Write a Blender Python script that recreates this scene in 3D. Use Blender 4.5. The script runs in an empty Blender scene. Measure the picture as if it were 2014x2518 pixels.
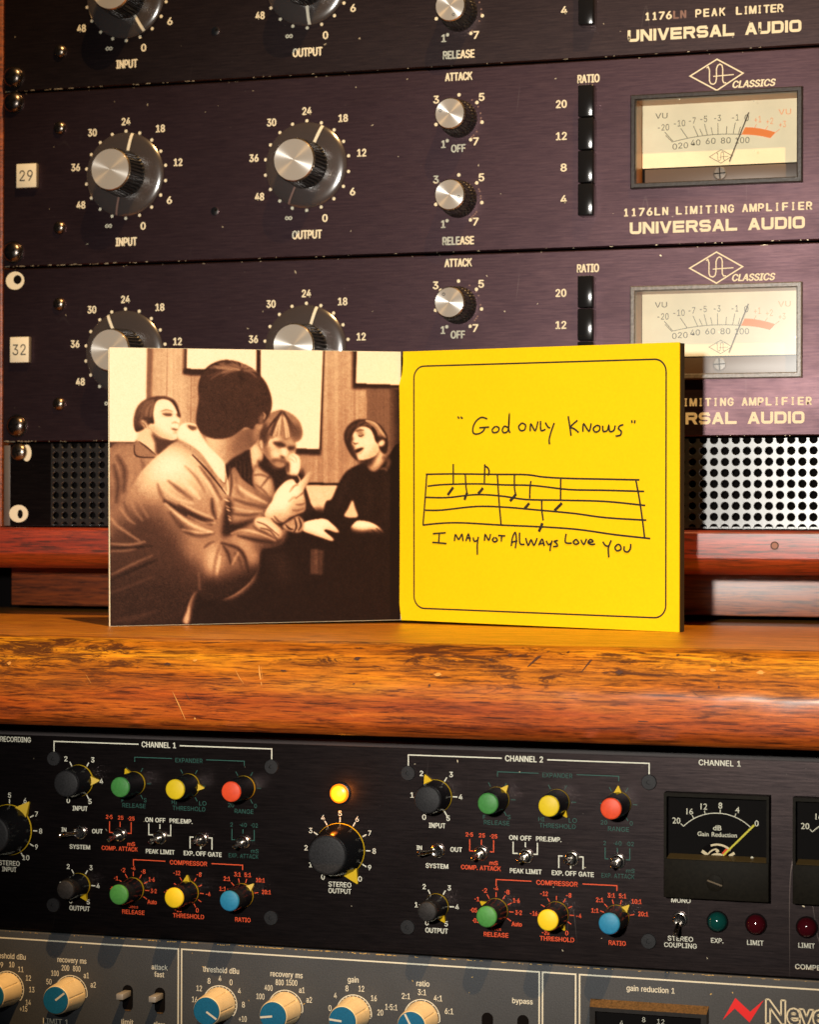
import bpy, bmesh, math, random
import numpy as np
from math import sin, cos, pi, radians, hypot, atan2
from mathutils import Matrix, Vector

random.seed(7)
SC = bpy.context.scene
COL = SC.collection
MM = 0.001

# ------------------------------------------------------------------ camera
# world: millimetres, X along the rack, Y into the rack, Z up; rack front = plane Y 0
F, YAW, PITCH, ROLL = 5495.3, radians(17.0045), radians(-0.1755), radians(0.1584)
CAM = np.array([530.745, -1025.81, -215.75])


def cam_ray(a, b):
    c, s = cos(-ROLL), sin(-ROLL)
    x, y = a * c - b * s, a * s + b * c
    d2, z2 = 1.0, -y
    c, s = cos(PITCH), sin(PITCH)
    d, z = d2 * c + z2 * s, -d2 * s + z2 * c
    c, s = cos(YAW), sin(YAW)
    return np.array([x * c - d * s, x * s + d * c, z])


cd = bpy.data.cameras.new('camera')
cam = bpy.data.objects.new('camera', cd)
COL.objects.link(cam)
fw = cam_ray(0, 0)
rt = cam_ray(1, 0) - fw
up = -(cam_ray(0, 1) - fw)
M = Matrix.Identity(4)
for i in range(3):
    M[i][0], M[i][1], M[i][2] = rt[i], up[i], -fw[i]
    M[i][3] = CAM[i] * MM
cam.matrix_world = M
cd.sensor_width = 36.0
cd.sensor_fit = 'VERTICAL'
cd.sensor_height = 36.0
cd.lens = 36.0 * F / 2518.0
cd.clip_start = 0.05
cd.clip_end = 50
cd.dof.use_dof = True
cd.dof.focus_distance = 0.94
cd.dof.aperture_fstop = 22.0
SC.camera = cam

# ------------------------------------------------------------------ world, lamps, exposure
w = bpy.data.worlds.new('World')
SC.world = w
w.use_nodes = True
w.node_tree.nodes['Background'].inputs[0].default_value = (0.55, 0.60, 0.75, 1)
w.node_tree.nodes['Background'].inputs[1].default_value = 0.012


def lamp(name, loc, power, color, size, kind='POINT'):
    l = bpy.data.lights.new(name, kind)
    l.energy = power
    l.color = color
    l.shadow_soft_size = size * MM
    o = bpy.data.objects.new(name, l)
    o.location = [v * MM for v in loc]
    COL.objects.link(o)
    return o


work = lamp('work_lamp', (392, -1010, -150), 31.5, (1.0, 0.95, 0.86), 16, 'SPOT')      # clip lamp beside the camera
work.data.spot_size = radians(42)
work.data.spot_blend = 0.75
work.rotation_euler = (Vector((285, -40, -190)) - Vector((392, -1010, -150))).to_track_quat('-Z', 'Y').to_euler()
lamp('ceiling_lamp', (920, -1115, 1525), 195.0, (1.0, 0.58, 0.22), 11)        # high on the right

SC.view_settings.view_transform = 'Standard'
SC.view_settings.look = 'None'
SC.view_settings.exposure = 0.0
SC.view_settings.gamma = 1.0
SC.cycles.use_denoising = True
SC.cycles.max_bounces = 8
SC.cycles.transparent_max_bounces = 12
SC.cycles.caustics_reflective = False
SC.cycles.caustics_refractive = False


# ------------------------------------------------------------------ measuring the photograph
def hit(p, p0, n):
    d = cam_ray((p[0] - 1007) / F, (p[1] - 1259) / F)
    t = np.dot(np.array(p0) - CAM, n) / np.dot(d, n)
    return CAM + d * t


def at(p, Y=0.0):
    q = hit(p, (0, Y, 0), np.array([0, 1.0, 0]))
    return float(q[0]), float(q[2])


LOW = -150.0
lo = lambda p: at(p, LOW)
A1 = lambda x, y: (x / 1.712, y / 1.712)
A2 = lambda x, y: (1007 + x / 1.712, y / 1.712)
A4 = lambda x, y: (1007 + x / 1.712, 600 + y / 1.712)
S1 = lambda x, y: (x / 2.463, 1780 + y / 2.463)
S2 = lambda x, y: (650 + x / 2.463, 1780 + y / 2.463)
S3 = lambda x, y: (1314 + x / 2.463, 1800 + y / 2.463)
N1 = lambda x, y: (x / 2.463, 2250 + y / 2.463)
N2 = lambda x, y: (650 + x / 2.463, 2280 + y / 2.463)
N3 = lambda x, y: (1314 + x / 2.463, 2280 + y / 2.463)
M1 = lambda x, y: (1520 + x / 3.49, 130 + y / 3.49)
M2 = lambda x, y: (1600 + x / 4.164, 1880 + y / 4.164)
Y1 = lambda x, y: (960 + x / 2.268, 820 + y / 2.268)


# ------------------------------------------------------------------ materials
def lin(r, g, b):
    f = lambda c: ((c / 255 + 0.055) / 1.055) ** 2.4 if c > 10 else c / 255 / 12.92
    return (f(r), f(g), f(b), 1)


def mat(name, color, rough=0.5, metal=0.0, spec=0.5, coat=0.0, emis=None, estr=0.0, aniso=0.0):
    m = bpy.data.materials.new(name)
    m.use_nodes = True
    b = m.node_tree.nodes['Principled BSDF']
    c = tuple(color) + (1,) if len(color) == 3 else tuple(color)
    b.inputs['Base Color'].default_value = c
    b.inputs['Roughness'].default_value = rough
    b.inputs['Metallic'].default_value = metal
    b.inputs['Specular IOR Level'].default_value = spec
    b.inputs['Coat Weight'].default_value = coat
    b.inputs['Coat Roughness'].default_value = 0.40
    b.inputs['Anisotropic'].default_value = aniso
    if emis:
        b.inputs['Emission Color'].default_value = tuple(emis) + (1,)
        b.inputs['Emission Strength'].default_value = estr
    return m


def nodes(m):
    return m.node_tree.nodes, m.node_tree.links, m.node_tree.nodes['Principled BSDF']


def noise(m, scale, detail=4, rough=0.6, vec=None, stretch=None, coord='Object', dist=0.0):
    N, L, _ = nodes(m)
    tc = N.new('ShaderNodeTexCoord')
    mp = N.new('ShaderNodeMapping')
    mp.inputs['Scale'].default_value = stretch or (1, 1, 1)
    L.new(tc.outputs[coord], mp.inputs['Vector'])
    t = N.new('ShaderNodeTexNoise')
    t.inputs['Scale'].default_value = scale
    t.inputs['Detail'].default_value = detail
    t.inputs['Roughness'].default_value = rough
    t.inputs['Distortion'].default_value = dist
    L.new(mp.outputs[0], t.inputs['Vector'])
    return t


def ramp(m, fac, stops):
    N, L, _ = nodes(m)
    r = N.new('ShaderNodeValToRGB')
    e = r.color_ramp.elements
    while len(e) < len(stops):
        e.new(0.5)
    for i, (p, c) in enumerate(stops):
        e[i].position = p
        e[i].color = tuple(c) + (1,) if len(c) == 3 else c
    L.new(fac, r.inputs[0])
    return r


def mixc(m, fac, a, b, mode='MIX'):
    N, L, _ = nodes(m)
    x = N.new('ShaderNodeMix')
    x.data_type = 'RGBA'
    x.blend_type = mode
    if isinstance(fac, (int, float)):
        x.inputs[0].default_value = fac
    else:
        L.new(fac, x.inputs[0])
    for s, v in ((6, a), (7, b)):
        if hasattr(v, 'links'):
            L.new(v, x.inputs[s])
        else:
            x.inputs[s].default_value = tuple(v) + (1,) if len(v) == 3 else v
    return x.outputs[2]


def bump(m, fac, strength, dist=0.0004):
    N, L, b = nodes(m)
    bm = N.new('ShaderNodeBump')
    bm.inputs['Strength'].default_value = strength
    bm.inputs['Distance'].default_value = dist
    L.new(fac, bm.inputs['Height'])
    L.new(bm.outputs[0], b.inputs['Normal'])
    return bm


def anodized(name, c1, c2, rough, dust=0.25):
    """brushed, anodised aluminium: grain along X, cloudy tone, fine scuffs"""
    m = mat(name, c1, rough, 1.0, 0.5)
    N, L, b = nodes(m)
    g = noise(m, 130, 6, 0.75, stretch=(0.6, 9, 9))
    g2 = noise(m, 14, 4, 0.65, stretch=(1, 1, 2.0))
    col = mixc(m, ramp(m, g.outputs['Fac'], [(0.3, (0, 0, 0)), (0.7, (1, 1, 1))]).outputs[0], c1, c2)
    cl = ramp(m, g2.outputs['Fac'], [(0.3, (0.72, 0.72, 0.74)), (0.7, (1.15, 1.1, 1.08))])
    col = mixc(m, 1.0, col, cl.outputs[0], 'MULTIPLY')
    sp = noise(m, 420, 2, 0.5)
    spk = ramp(m, sp.outputs['Fac'], [(0.74, (0, 0, 0)), (0.79, (1, 1, 1))])
    f = N.new('ShaderNodeMath'); f.operation = 'MULTIPLY'; f.inputs[1].default_value = dust
    L.new(spk.outputs[0], f.inputs[0])
    col = mixc(m, f.outputs[0], col, (0.35, 0.3, 0.25))
    L.new(col, b.inputs['Base Color'])
    r = ramp(m, g2.outputs['Fac'], [(0.3, (rough + 0.06,) * 3), (0.75, (rough - 0.06,) * 3)])
    L.new(r.outputs[0], b.inputs['Roughness'])
    bump(m, g.outputs['Fac'], 0.10, 0.0002)
    # hairline scratches and wiped smears
    sc_ = noise(m, 26, 2, 0.4, stretch=(1.0, 1, 0.10), dist=1.5)
    sr = ramp(m, sc_.outputs['Fac'], [(0.497, (0, 0, 0)), (0.4995, (1, 1, 1)), (0.5005, (1, 1, 1)), (0.503, (0, 0, 0))])
    sm = noise(m, 9, 3, 0.6)
    sm_ = ramp(m, sm.outputs['Fac'], [(0.55, (0, 0, 0)), (0.62, (0.30, 0.30, 0.30))])
    k = N.new('ShaderNodeMath'); k.operation = 'MULTIPLY'
    L.new(sr.outputs[0], k.inputs[0]); L.new(sm_.outputs[0], k.inputs[1])
    L.new(mixc(m, k.outputs[0], col, (0.30, 0.24, 0.21)), b.inputs['Base Color'])
    return m


def wood(name, dark, mid, light, rough, wear_light=0.0, coat=0.4, seed=0.0, pit=0.0):
    m = mat(name, mid, rough, 0.0, 0.5, coat)
    nodes(m)[2].inputs['Coat IOR'].default_value = 1.75
    N, L, b = nodes(m)
    tc = N.new('ShaderNodeTexCoord')

    def n(scale, st, det=6, rg=0.65, dist=0.0):
        mp = N.new('ShaderNodeMapping')
        mp.inputs['Scale'].default_value = st
        mp.inputs['Location'].default_value = (seed, seed * 1.7, seed * 0.3)
        L.new(tc.outputs['Object'], mp.inputs['Vector'])
        t = N.new('ShaderNodeTexNoise')
        t.inputs['Scale'].default_value = scale
        t.inputs['Detail'].default_value = det
        t.inputs['Roughness'].default_value = rg
        t.inputs['Distortion'].default_value = dist
        L.new(mp.outputs[0], t.inputs['Vector'])
        return t.outputs['Fac']

    big = n(16, (0.40, 7, 7), 6, 0.65, 0.4)
    fine = n(80, (0.55, 9, 9), 7, 0.78, 0.4)
    pore = n(120, (0.50, 9, 9), 3, 0.6, 0.25)
    col = ramp(m, big, [(0.28, dark), (0.5, mid), (0.74, light)]).outputs[0]
    fr = ramp(m, fine, [(0.39, (0.16, 0.10, 0.08)), (0.49, (0.85, 0.80, 0.76)), (0.64, (1.45, 1.40, 1.25))])
    col = mixc(m, 0.8, col, fr.outputs[0], 'MULTIPLY')
    pr = ramp(m, pore, [(0.36, (0.16, 0.10, 0.07)), (0.45, (1, 1, 1))])
    col = mixc(m, 0.85, col, pr.outputs[0], 'MULTIPLY')
    if wear_light > 0:
        # worn lacquer plus painted light: upper roll golden, shaded face left red, dark dings
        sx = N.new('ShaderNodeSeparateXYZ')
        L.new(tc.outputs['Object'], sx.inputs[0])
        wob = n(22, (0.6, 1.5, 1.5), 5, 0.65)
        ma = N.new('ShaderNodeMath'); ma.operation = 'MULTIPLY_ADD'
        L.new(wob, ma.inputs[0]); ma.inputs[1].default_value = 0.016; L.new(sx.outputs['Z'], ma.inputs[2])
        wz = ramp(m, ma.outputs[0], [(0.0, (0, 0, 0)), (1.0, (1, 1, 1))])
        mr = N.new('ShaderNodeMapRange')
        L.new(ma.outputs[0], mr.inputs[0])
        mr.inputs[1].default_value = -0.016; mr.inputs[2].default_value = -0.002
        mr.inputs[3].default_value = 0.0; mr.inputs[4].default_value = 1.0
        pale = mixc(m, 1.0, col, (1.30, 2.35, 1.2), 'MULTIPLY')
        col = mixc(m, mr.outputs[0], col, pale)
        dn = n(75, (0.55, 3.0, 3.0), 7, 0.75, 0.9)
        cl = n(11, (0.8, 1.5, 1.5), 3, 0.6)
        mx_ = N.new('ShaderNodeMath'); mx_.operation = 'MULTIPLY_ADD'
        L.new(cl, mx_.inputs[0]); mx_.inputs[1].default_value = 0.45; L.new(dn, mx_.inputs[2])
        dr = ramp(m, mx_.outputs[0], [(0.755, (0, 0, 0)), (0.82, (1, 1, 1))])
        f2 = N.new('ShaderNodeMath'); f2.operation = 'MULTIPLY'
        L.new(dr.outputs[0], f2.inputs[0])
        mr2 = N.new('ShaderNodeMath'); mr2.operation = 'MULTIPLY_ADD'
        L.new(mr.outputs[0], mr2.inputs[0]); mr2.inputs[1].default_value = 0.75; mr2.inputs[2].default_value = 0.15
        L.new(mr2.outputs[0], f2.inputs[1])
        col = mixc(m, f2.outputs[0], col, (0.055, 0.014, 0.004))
    L.new(col, b.inputs['Base Color'])
    rr = ramp(m, fine, [(0.3, (min(1, rough + 0.16),) * 3), (0.7, (rough,) * 3)])
    L.new(rr.outputs[0], b.inputs['Roughness'])
    bump(m, fine, 0.25, 0.0004)
    return m


def radial_metal(name, color, rough, aniso, axis='Y'):
    m = mat(name, color, rough, 0.68, aniso=aniso)
    nodes(m)[2].inputs['Anisotropic Rotation'].default_value = 0.25
    N, L, b = nodes(m)
    tg = N.new('ShaderNodeTangent')
    tg.direction_type = 'RADIAL'
    tg.axis = axis
    L.new(tg.outputs[0], b.inputs['Tangent'])
    return m


def clear(name, tint, gloss_rough, gloss=0.12, haze=None, hz=0.0):
    """clear sheet: see-through with a glossy face"""
    m = bpy.data.materials.new(name)
    m.use_nodes = True
    N, L = m.node_tree.nodes, m.node_tree.links
    N.remove(N['Principled BSDF'])
    t = N.new('ShaderNodeBsdfTransparent'); t.inputs[0].default_value = tuple(tint) + (1,)
    g = N.new('ShaderNodeBsdfGlossy'); g.inputs[0].default_value = (1, 1, 1, 1)
    g.inputs['Roughness'].default_value = gloss_rough
    mx = N.new('ShaderNodeMixShader')
    mx.inputs[0].default_value = gloss
    L.new(t.outputs[0], mx.inputs[1]); L.new(g.outputs[0], mx.inputs[2])
    out = mx
    if haze:
        d = N.new('ShaderNodeBsdfDiffuse'); d.inputs[0].default_value = tuple(haze) + (1,)
        out = N.new('ShaderNodeMixShader')
        out.inputs[0].default_value = hz
        L.new(mx.outputs[0], out.inputs[1]); L.new(d.outputs[0], out.inputs[2])
    L.new(out.outputs[0], N['Material Output'].inputs[0])
    return m


def speckled(name, c, amp=0.25, scale=900, rough=0.5, spec=0.4, bmp=0.15, cloud=1.0):
    m = mat(name, c, rough, 0, spec)
    N, L, b = nodes(m)
    t = noise(m, scale, 3, 0.6)
    k = ramp(m, t.outputs['Fac'], [(0.3, (1 - amp,) * 3), (0.7, (1 + amp,) * 3)])
    t2 = noise(m, 25, 4, 0.6)
    k2 = ramp(m, t2.outputs['Fac'], [(0.3, (1 - 0.15 * cloud,) * 3), (0.7, (1 + 0.1 * cloud,) * 3)])
    c1 = mixc(m, 1.0, c, k.outputs[0], 'MULTIPLY')
    c1 = mixc(m, 1.0, c1, k2.outputs[0], 'MULTIPLY')
    L.new(c1, b.inputs['Base Color'])
    bump(m, t.outputs['Fac'], bmp, 0.0002)
    return m


PANEL = anodized('purple_black_anodised', (0.062, 0.039, 0.049), (0.122, 0.073, 0.079), 0.41)
PANEL_OLD = anodized('black_anodised_old', (0.046, 0.035, 0.039), (0.100, 0.069, 0.066), 0.39)
BLACKP = anodized('black_anodised_low', (0.018, 0.015, 0.016), (0.050, 0.038, 0.037), 0.36, 0.12)
PRINT = mat('cream_print', lin(228, 222, 196)[:3], 0.6, 0, 0.3)
PRINTW = mat('white_print', lin(228, 224, 204)[:3], 0.6, 0, 0.3)
REDP = mat('red_print', (0.85, 0.095, 0.025), 0.6, 0, 0.3)
GREENP = mat('green_print', (0.028, 0.11, 0.085), 0.6, 0, 0.3)
BLK = speckled('black_plastic', (0.012, 0.011, 0.011), 0.3, 500, 0.38, 0.5, 0.05)
BLKMAT = speckled('matt_black_plastic', (0.014, 0.013, 0.014), 0.35, 1400, 0.6, 0.35, 0.3)
BLKGLOSS = mat('gloss_black_plastic', (0.010, 0.010, 0.011), 0.14, 0, 0.6)
HOLE = mat('dark_void', (0.004, 0.003, 0.003), 0.9, 0, 0.1)
ALU = radial_metal('spun_aluminium', (0.96, 0.94, 0.89), 0.25, 0.90)
BRASS = mat('warm_edge_metal', (0.75, 0.60, 0.36), 0.3, 1.0)
CHROME = mat('chrome', (0.75, 0.70, 0.64), 0.16, 1.0)
STEEL = mat('screw_steel', (0.30, 0.25, 0.20), 0.28, 1.0)
DARKSTEEL = mat('black_screw', (0.20, 0.17, 0.15), 0.26, 1.0)
DIAL = clear('smoked_dial', (0.86, 0.82, 0.80), 0.20, 0.14, (0.30, 0.26, 0.24), 0.09)
GLASS = clear('meter_glass', (0.95, 0.95, 0.93), 0.16, 0.025)
GLASSH = clear('meter_glass_hazy', (0.95, 0.95, 0.93), 0.24, 0.065)
GLASSD = clear('meter_glass_clean', (0.9, 0.9, 0.88), 0.03, 0.03)
LINE = mat('index_white', lin(225, 220, 200)[:3], 0.5)
LINE2 = mat('index_dull', lin(130, 100, 90)[:3], 0.5)
TILE = mat('tile_white', lin(236, 231, 208)[:3], 0.35)
TILESIDE = mat('tile_side', lin(120, 112, 100)[:3], 0.5)
INK = mat('ink', (0.02, 0.02, 0.018), 0.6)
FACE = speckled('meter_face', (0.82, 0.75, 0.55), 0.04, 60, 0.7, 0.2, 0.0)
_b = nodes(FACE)[2]
_b.inputs['Emission Color'].default_value = (1.0, 0.84, 0.50, 1)      # lit from behind by the meter bulbs
_b.inputs['Emission Strength'].default_value = 0.28
AMBERWALL = mat('painted_glow_wall', (0.36, 0.15, 0.025), 0.35)  # bulb glow on the inside walls put into the amber colour
MSCALE = mat('meter_scale_ink', (0.16, 0.13, 0.085), 0.7)
MORANGE = mat('meter_orange', (0.90, 0.24, 0.035), 0.6, emis=(1.0, 0.22, 0.03), estr=0.22)
MORANGE2 = mat('meter_orange_text', (0.85, 0.36, 0.14), 0.6, emis=(1.0, 0.40, 0.13), estr=0.2)
NEEDLE = mat('needle_black', (0.03, 0.015, 0.008), 0.5)
BEZEL = speckled('meter_bezel', (0.030, 0.025, 0.023), 0.4, 800, 0.36, 0.5, 0.3)
GREYBEZEL = speckled('meter_bezel_lit', (0.16, 0.145, 0.13), 0.4, 800, 0.36, 0.8, 0.3)  # lamp highlight on the lowest level meter's bezel put into this grey
SHROUD = mat('meter_shroud', (0.13, 0.10, 0.085), 0.42)
GRILLE = speckled('gloss_painted_steel', (0.014, 0.013, 0.013), 0.3, 300, 0.31, 1.0, 0.06)
nodes(GRILLE)[2].inputs['Coat Weight'].default_value = 0.8
nodes(GRILLE)[2].inputs['Coat Roughness'].default_value = 0.32
_n = noise(GRILLE, 40, 5, 0.7)
nodes(GRILLE)[1].new(ramp(GRILLE, _n.outputs['Fac'], [(0.3, (0.34,) * 3), (0.7, (0.27,) * 3)]).outputs[0], nodes(GRILLE)[2].inputs['Roughness'])
RAILGREY = mat('rail_grey', (0.16, 0.14, 0.13), 0.5, 0.4)
PAPERW = mat('paper_edge_white', lin(232, 224, 190)[:3], 0.7)
CARDDARK = mat('tray_edge_dark', (0.030, 0.022, 0.008), 0.6)
YELLOW = speckled('yellow_card', (0.93, 0.668, 0.002), 0.03, 700, 0.5, 0.25, 0.05, 0.15)
PEN = mat('pen_line', (0.022, 0.018, 0.010), 0.6)
YEL = mat('yellow_plastic', (0.78, 0.50, 0.012), 0.5)
RED = speckled('red_cap', (0.82, 0.075, 0.02), 0.08, 600, 0.5, 0.4, 0.1)
GREEN = speckled('green_cap', (0.055, 0.24, 0.050), 0.10, 900, 0.5, 0.4, 0.25)
BLUE = speckled('blue_cap', (0.018, 0.20, 0.38), 0.08, 900, 0.5, 0.4, 0.2)
YCAP = speckled('yellow_cap', (0.80, 0.56, 0.012), 0.04, 600, 0.5, 0.4, 0.1)
DARKCAP = speckled('dark_grey_cap', (0.015, 0.014, 0.015), 0.5, 1500, 0.6, 0.35, 0.4)
AMBER = mat('amber_lit_lens', (0.6, 0.15, 0.01), 0.3, emis=(1.0, 0.17, 0.002), estr=1.7)
AMBERCORE = mat('amber_lit_core', (0.6, 0.3, 0.02), 0.3, emis=(1.0, 0.52, 0.006), estr=1.25)
LEDG = mat('green_lens', (0.004, 0.055, 0.045), 0.08, 0, 0.8)
LEDR = mat('red_lens', (0.055, 0.003, 0.006), 0.08, 0, 0.8)
METERBLACK = mat('meter_black_face', (0.006, 0.005, 0.005), 0.8, 0, 0.1)
SSLBOX = speckled('meter_housing', (0.010, 0.008, 0.005), 0.25, 900, 0.6, 0.08, 0.15)
SSLLEDGE = mat('meter_ledge', (0.10, 0.060, 0.018), 0.5)
NEEDLEY = mat('needle_yellow', (0.72, 0.62, 0.03), 0.5)
NPANEL = speckled('grey_painted_steel', (0.052, 0.056, 0.063), 0.18, 1500, 0.62, 0.6, 0.4)
CREAM = speckled('cream_plastic', (0.86, 0.69, 0.41), 0.05, 300, 0.42, 0.5, 0.05)
NBLUE = speckled('blue_knob_cap', (0.006, 0.13, 0.27), 0.14, 1500, 0.5, 0.4, 0.3)
BRONZE = speckled('worn_bezel', (0.11, 0.058, 0.018), 0.5, 1300, 0.5, 0.5, 0.5)
REDLOGO = mat('red_logo', (0.80, 0.012, 0.012), 0.5)
CHIP = mat('bare_metal_chip', (0.62, 0.52, 0.36), 0.4, 0.7)
WOODTOP = wood('oiled_wood_top', (0.42, 0.125, 0.008), (0.64, 0.260, 0.014), (0.76, 0.370, 0.022), 0.28, 0.0, 0.15, 0.0)
WOODEDGE = wood('worn_lit_wood_edge', (0.17, 0.024, 0.003), (0.37, 0.072, 0.006), (0.52, 0.140, 0.010), 0.5, 0.7, 0.22, 0.0)
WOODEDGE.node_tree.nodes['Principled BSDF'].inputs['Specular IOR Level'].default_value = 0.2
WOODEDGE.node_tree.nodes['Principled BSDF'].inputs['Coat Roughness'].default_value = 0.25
WOODRED = wood('red_wood', (0.12, 0.008, 0.002), (0.30, 0.026, 0.005), (0.44, 0.068, 0.012), 0.42, 0.0, 1.0, 3.1)
WOODRISER = wood('brown_wood', (0.15, 0.026, 0.005), (0.30, 0.066, 0.012), (0.42, 0.120, 0.024), 0.45, 0.0, 0.8, 5.3)


# ------------------------------------------------------------------ mesh building
class MB:
    """collects faces in millimetres, builds ONE mesh object"""

    def __init__(self):
        self.v, self.f, self.m, self.mats = [], [], [], []

    def mi(self, m):
        if m not in self.mats:
            self.mats.append(m)
        return self.mats.index(m)

    def add(self, vs, fs, m):
        o = len(self.v)
        k = self.mi(m)
        self.v += [tuple(map(float, q)) for q in vs]
        for f in fs:
            self.f.append([o + i for i in f])
            self.m.append(k)

    def box(self, x0, x1, y0, y1, z0, z1, m, c=0.0):
        if c <= 0:
            vs = [(x, y, z) for x in (x0, x1) for y in (y0, y1) for z in (z0, z1)]
            self.add(vs, [(0, 1, 3, 2), (4, 6, 7, 5), (0, 4, 5, 1), (2, 3, 7, 6), (0, 2, 6, 4), (1, 5, 7, 3)], m)
            return
        bm = bmesh.new()
        bmesh.ops.create_cube(bm, size=1)
        bmesh.ops.scale(bm, vec=(x1 - x0, y1 - y0, z1 - z0), verts=bm.verts)
        bmesh.ops.translate(bm, vec=((x0 + x1) / 2, (y0 + y1) / 2, (z0 + z1) / 2), verts=bm.verts)
        bmesh.ops.bevel(bm, geom=list(bm.edges), offset=c, segments=2, affect='EDGES', profile=0.5)
        self.bm(bm, m)

    def bm(self, bm, m):
        bm.verts.index_update()
        self.add([v.co for v in bm.verts], [[v.index for v in f.verts] for f in bm.faces], m)
        bm.free()

    def quadxz(self, pts, y, m):
        """flat polygon on a plane facing -Y (points x, z)"""
        a = sum(pts[i][0] * pts[(i + 1) % len(pts)][1] - pts[(i + 1) % len(pts)][0] * pts[i][1] for i in range(len(pts)))
        if a < 0:
            pts = pts[::-1]
        self.add([(x, y, z) for x, z in pts], [tuple(range(len(pts)))], m)

    def disc(self, x, z, r, y, m, n=20, rx=None):
        rx = rx or r
        self.quadxz([(x + rx * cos(2 * pi * i / n), z + r * sin(2 * pi * i / n)) for i in range(n)], y, m)

    def ribbon(self, pts, wd, y, m, closed=False):
        """stroke of constant width on plane y"""
        P = [np.array(p, float) for p in pts]
        n = len(P)
        L, R = [], []
        for i in range(n):
            a = P[i - 1] if (i > 0 or closed) else P[i]
            b = P[(i + 1) % n] if (i < n - 1 or closed) else P[i]
            d1, d2 = P[i] - a, b - P[i]
            d1 = d1 / (np.hypot(*d1) or 1); d2 = d2 / (np.hypot(*d2) or 1)
            t = d1 + d2
            l = np.hypot(*t)
            if l < 1e-6:
                t = d1 if np.hypot(*d1) else d2; l = np.hypot(*t) or 1
            t = t / l
            nn = np.array([-t[1], t[0]])
            k = 1.0
            if np.hypot(*d1) > 0 and np.hypot(*d2) > 0:
                k = min(1 / max(0.35, np.dot(nn, np.array([-d1[1], d1[0]]))), 2.2)
            L.append(P[i] + nn * wd / 2 * k); R.append(P[i] - nn * wd / 2 * k)
        vs = [(q[0], y, q[1]) for q in L] + [(q[0], y, q[1]) for q in R]
        fs = []
        for i in range(n if closed else n - 1):
            j = (i + 1) % n
            fs.append((i, n + i, n + j, j))
        self.add(vs, fs, m)

    def lathe(self, prof, m, n=48, x=0, y=0, z=0, wob=None, mats=None, sx=1.0):
        """profile of (radius, height towards the viewer = -Y), optional knurl wob(i, row)"""
        vs, fs = [], []
        rows = len(prof)
        for k, (r, h) in enumerate(prof):
            for i in range(n):
                t = 2 * pi * i / n
                rr = r * (wob(i, k) if wob else 1)
                vs.append((x + rr * sx * cos(t), y - h, z + rr * sin(t)))
        for k in range(rows - 1):
            for i in range(n):
                j = (i + 1) % n
                fs.append((k * n + i, k * n + j, (k + 1) * n + j, (k + 1) * n + i))
        if prof[-1][0] > 1e-4:
            fs.append(tuple((rows - 1) * n + i for i in range(n)))
        self.add(vs, fs, m)

    def tube(self, p, q, r0, r1, m, n=12, cap=True):
        p, q = Vector(p), Vector(q)
        d = (q - p).normalized()
        a = d.orthogonal().normalized()
        b = d.cross(a)
        vs = []
        for c, r in ((p, r0), (q, r1)):
            for i in range(n):
                t = 2 * pi * i / n
                vs.append(c + a * r * cos(t) + b * r * sin(t))
        fs = [(i, (i + 1) % n, n + (i + 1) % n, n + i) for i in range(n)]
        if cap:
            fs += [tuple(range(n))[::-1], tuple(range(n, 2 * n))]
        self.add(vs, fs, m)

    def mesh(self, name, origin=(0, 0, 0), smooth=30):
        me = bpy.data.meshes.new(name)
        o = np.array(origin, float)
        V = (np.array(self.v, float).reshape(-1, 3) - o) * MM
        me.from_pydata(V.tolist(), [], self.f)
        for m in self.mats:
            me.materials.append(m)
        me.polygons.foreach_set('material_index', self.m)
        if smooth:
            me.shade_smooth()
            me.set_sharp_from_angle(angle=radians(smooth))
        me.update()
        return me


WO = {}


def link(name, me, parent=None, origin=(0, 0, 0), rot=0.0, label=None):
    o = bpy.data.objects.new(name, me)
    COL.objects.link(o)
    base = WO[parent.name] if parent else (0, 0, 0)
    o.location = [(origin[i] - base[i]) * MM for i in range(3)]
    if rot:
        o.rotation_euler = (0, rot, 0)
    if parent:
        o.parent = parent
    WO[o.name] = tuple(origin)
    if label:
        o['label'] = label
    return o


def build(name, mb, parent=None, origin=(0, 0, 0), smooth=30, label=None):
    return link(name, mb.mesh(name, origin, smooth), parent, origin, 0.0, label)


def thing(name, label, cat, origin, group=None):
    o = link(name, None, None, origin)
    o.empty_display_size = 0.01
    o['label'] = label
    o['category'] = cat
    if group:
        o['group'] = group
    return o


# ------------------------------------------------------------------ lettering
FONT = None
try:
    FONT = bpy.data.fonts.load(bpy.utils.system_resource('DATAFILES', path='fonts') + '/Inter.woff2')
except Exception:
    FONT = None
_tc = {}


def glyphs(s, font=None, offset=0.0):
    key = (s, font, offset)
    if key in _tc:
        return _tc[key]
    c = bpy.data.curves.new('t', 'FONT')
    c.body = s
    c.resolution_u = 3
    c.offset = offset
    c.space_word = 1.3
    if font and FONT:
        c.font = FONT
    o = bpy.data.objects.new('t', c)
    COL.objects.link(o)
    dg = bpy.context.evaluated_depsgraph_get()
    me = bpy.data.meshes.new_from_object(o.evaluated_get(dg))
    V = [(v.co.x, v.co.y) for v in me.vertices]
    Fc = [list(p.vertices) for p in me.polygons]
    E = [tuple(e.vertices) for e in me.edges]
    bpy.data.objects.remove(o)
    bpy.data.curves.remove(c)
    bpy.data.meshes.remove(me)
    a = np.array(V) if V else np.zeros((1, 2))
    _tc[key] = (a, Fc, E)
    return _tc[key]


CAPH = {}


def caph(font):
    if font not in CAPH:
        a = glyphs('H', font)[0]
        CAPH[font] = a[:, 1].max() - a[:, 1].min()
    return CAPH[font]


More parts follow.
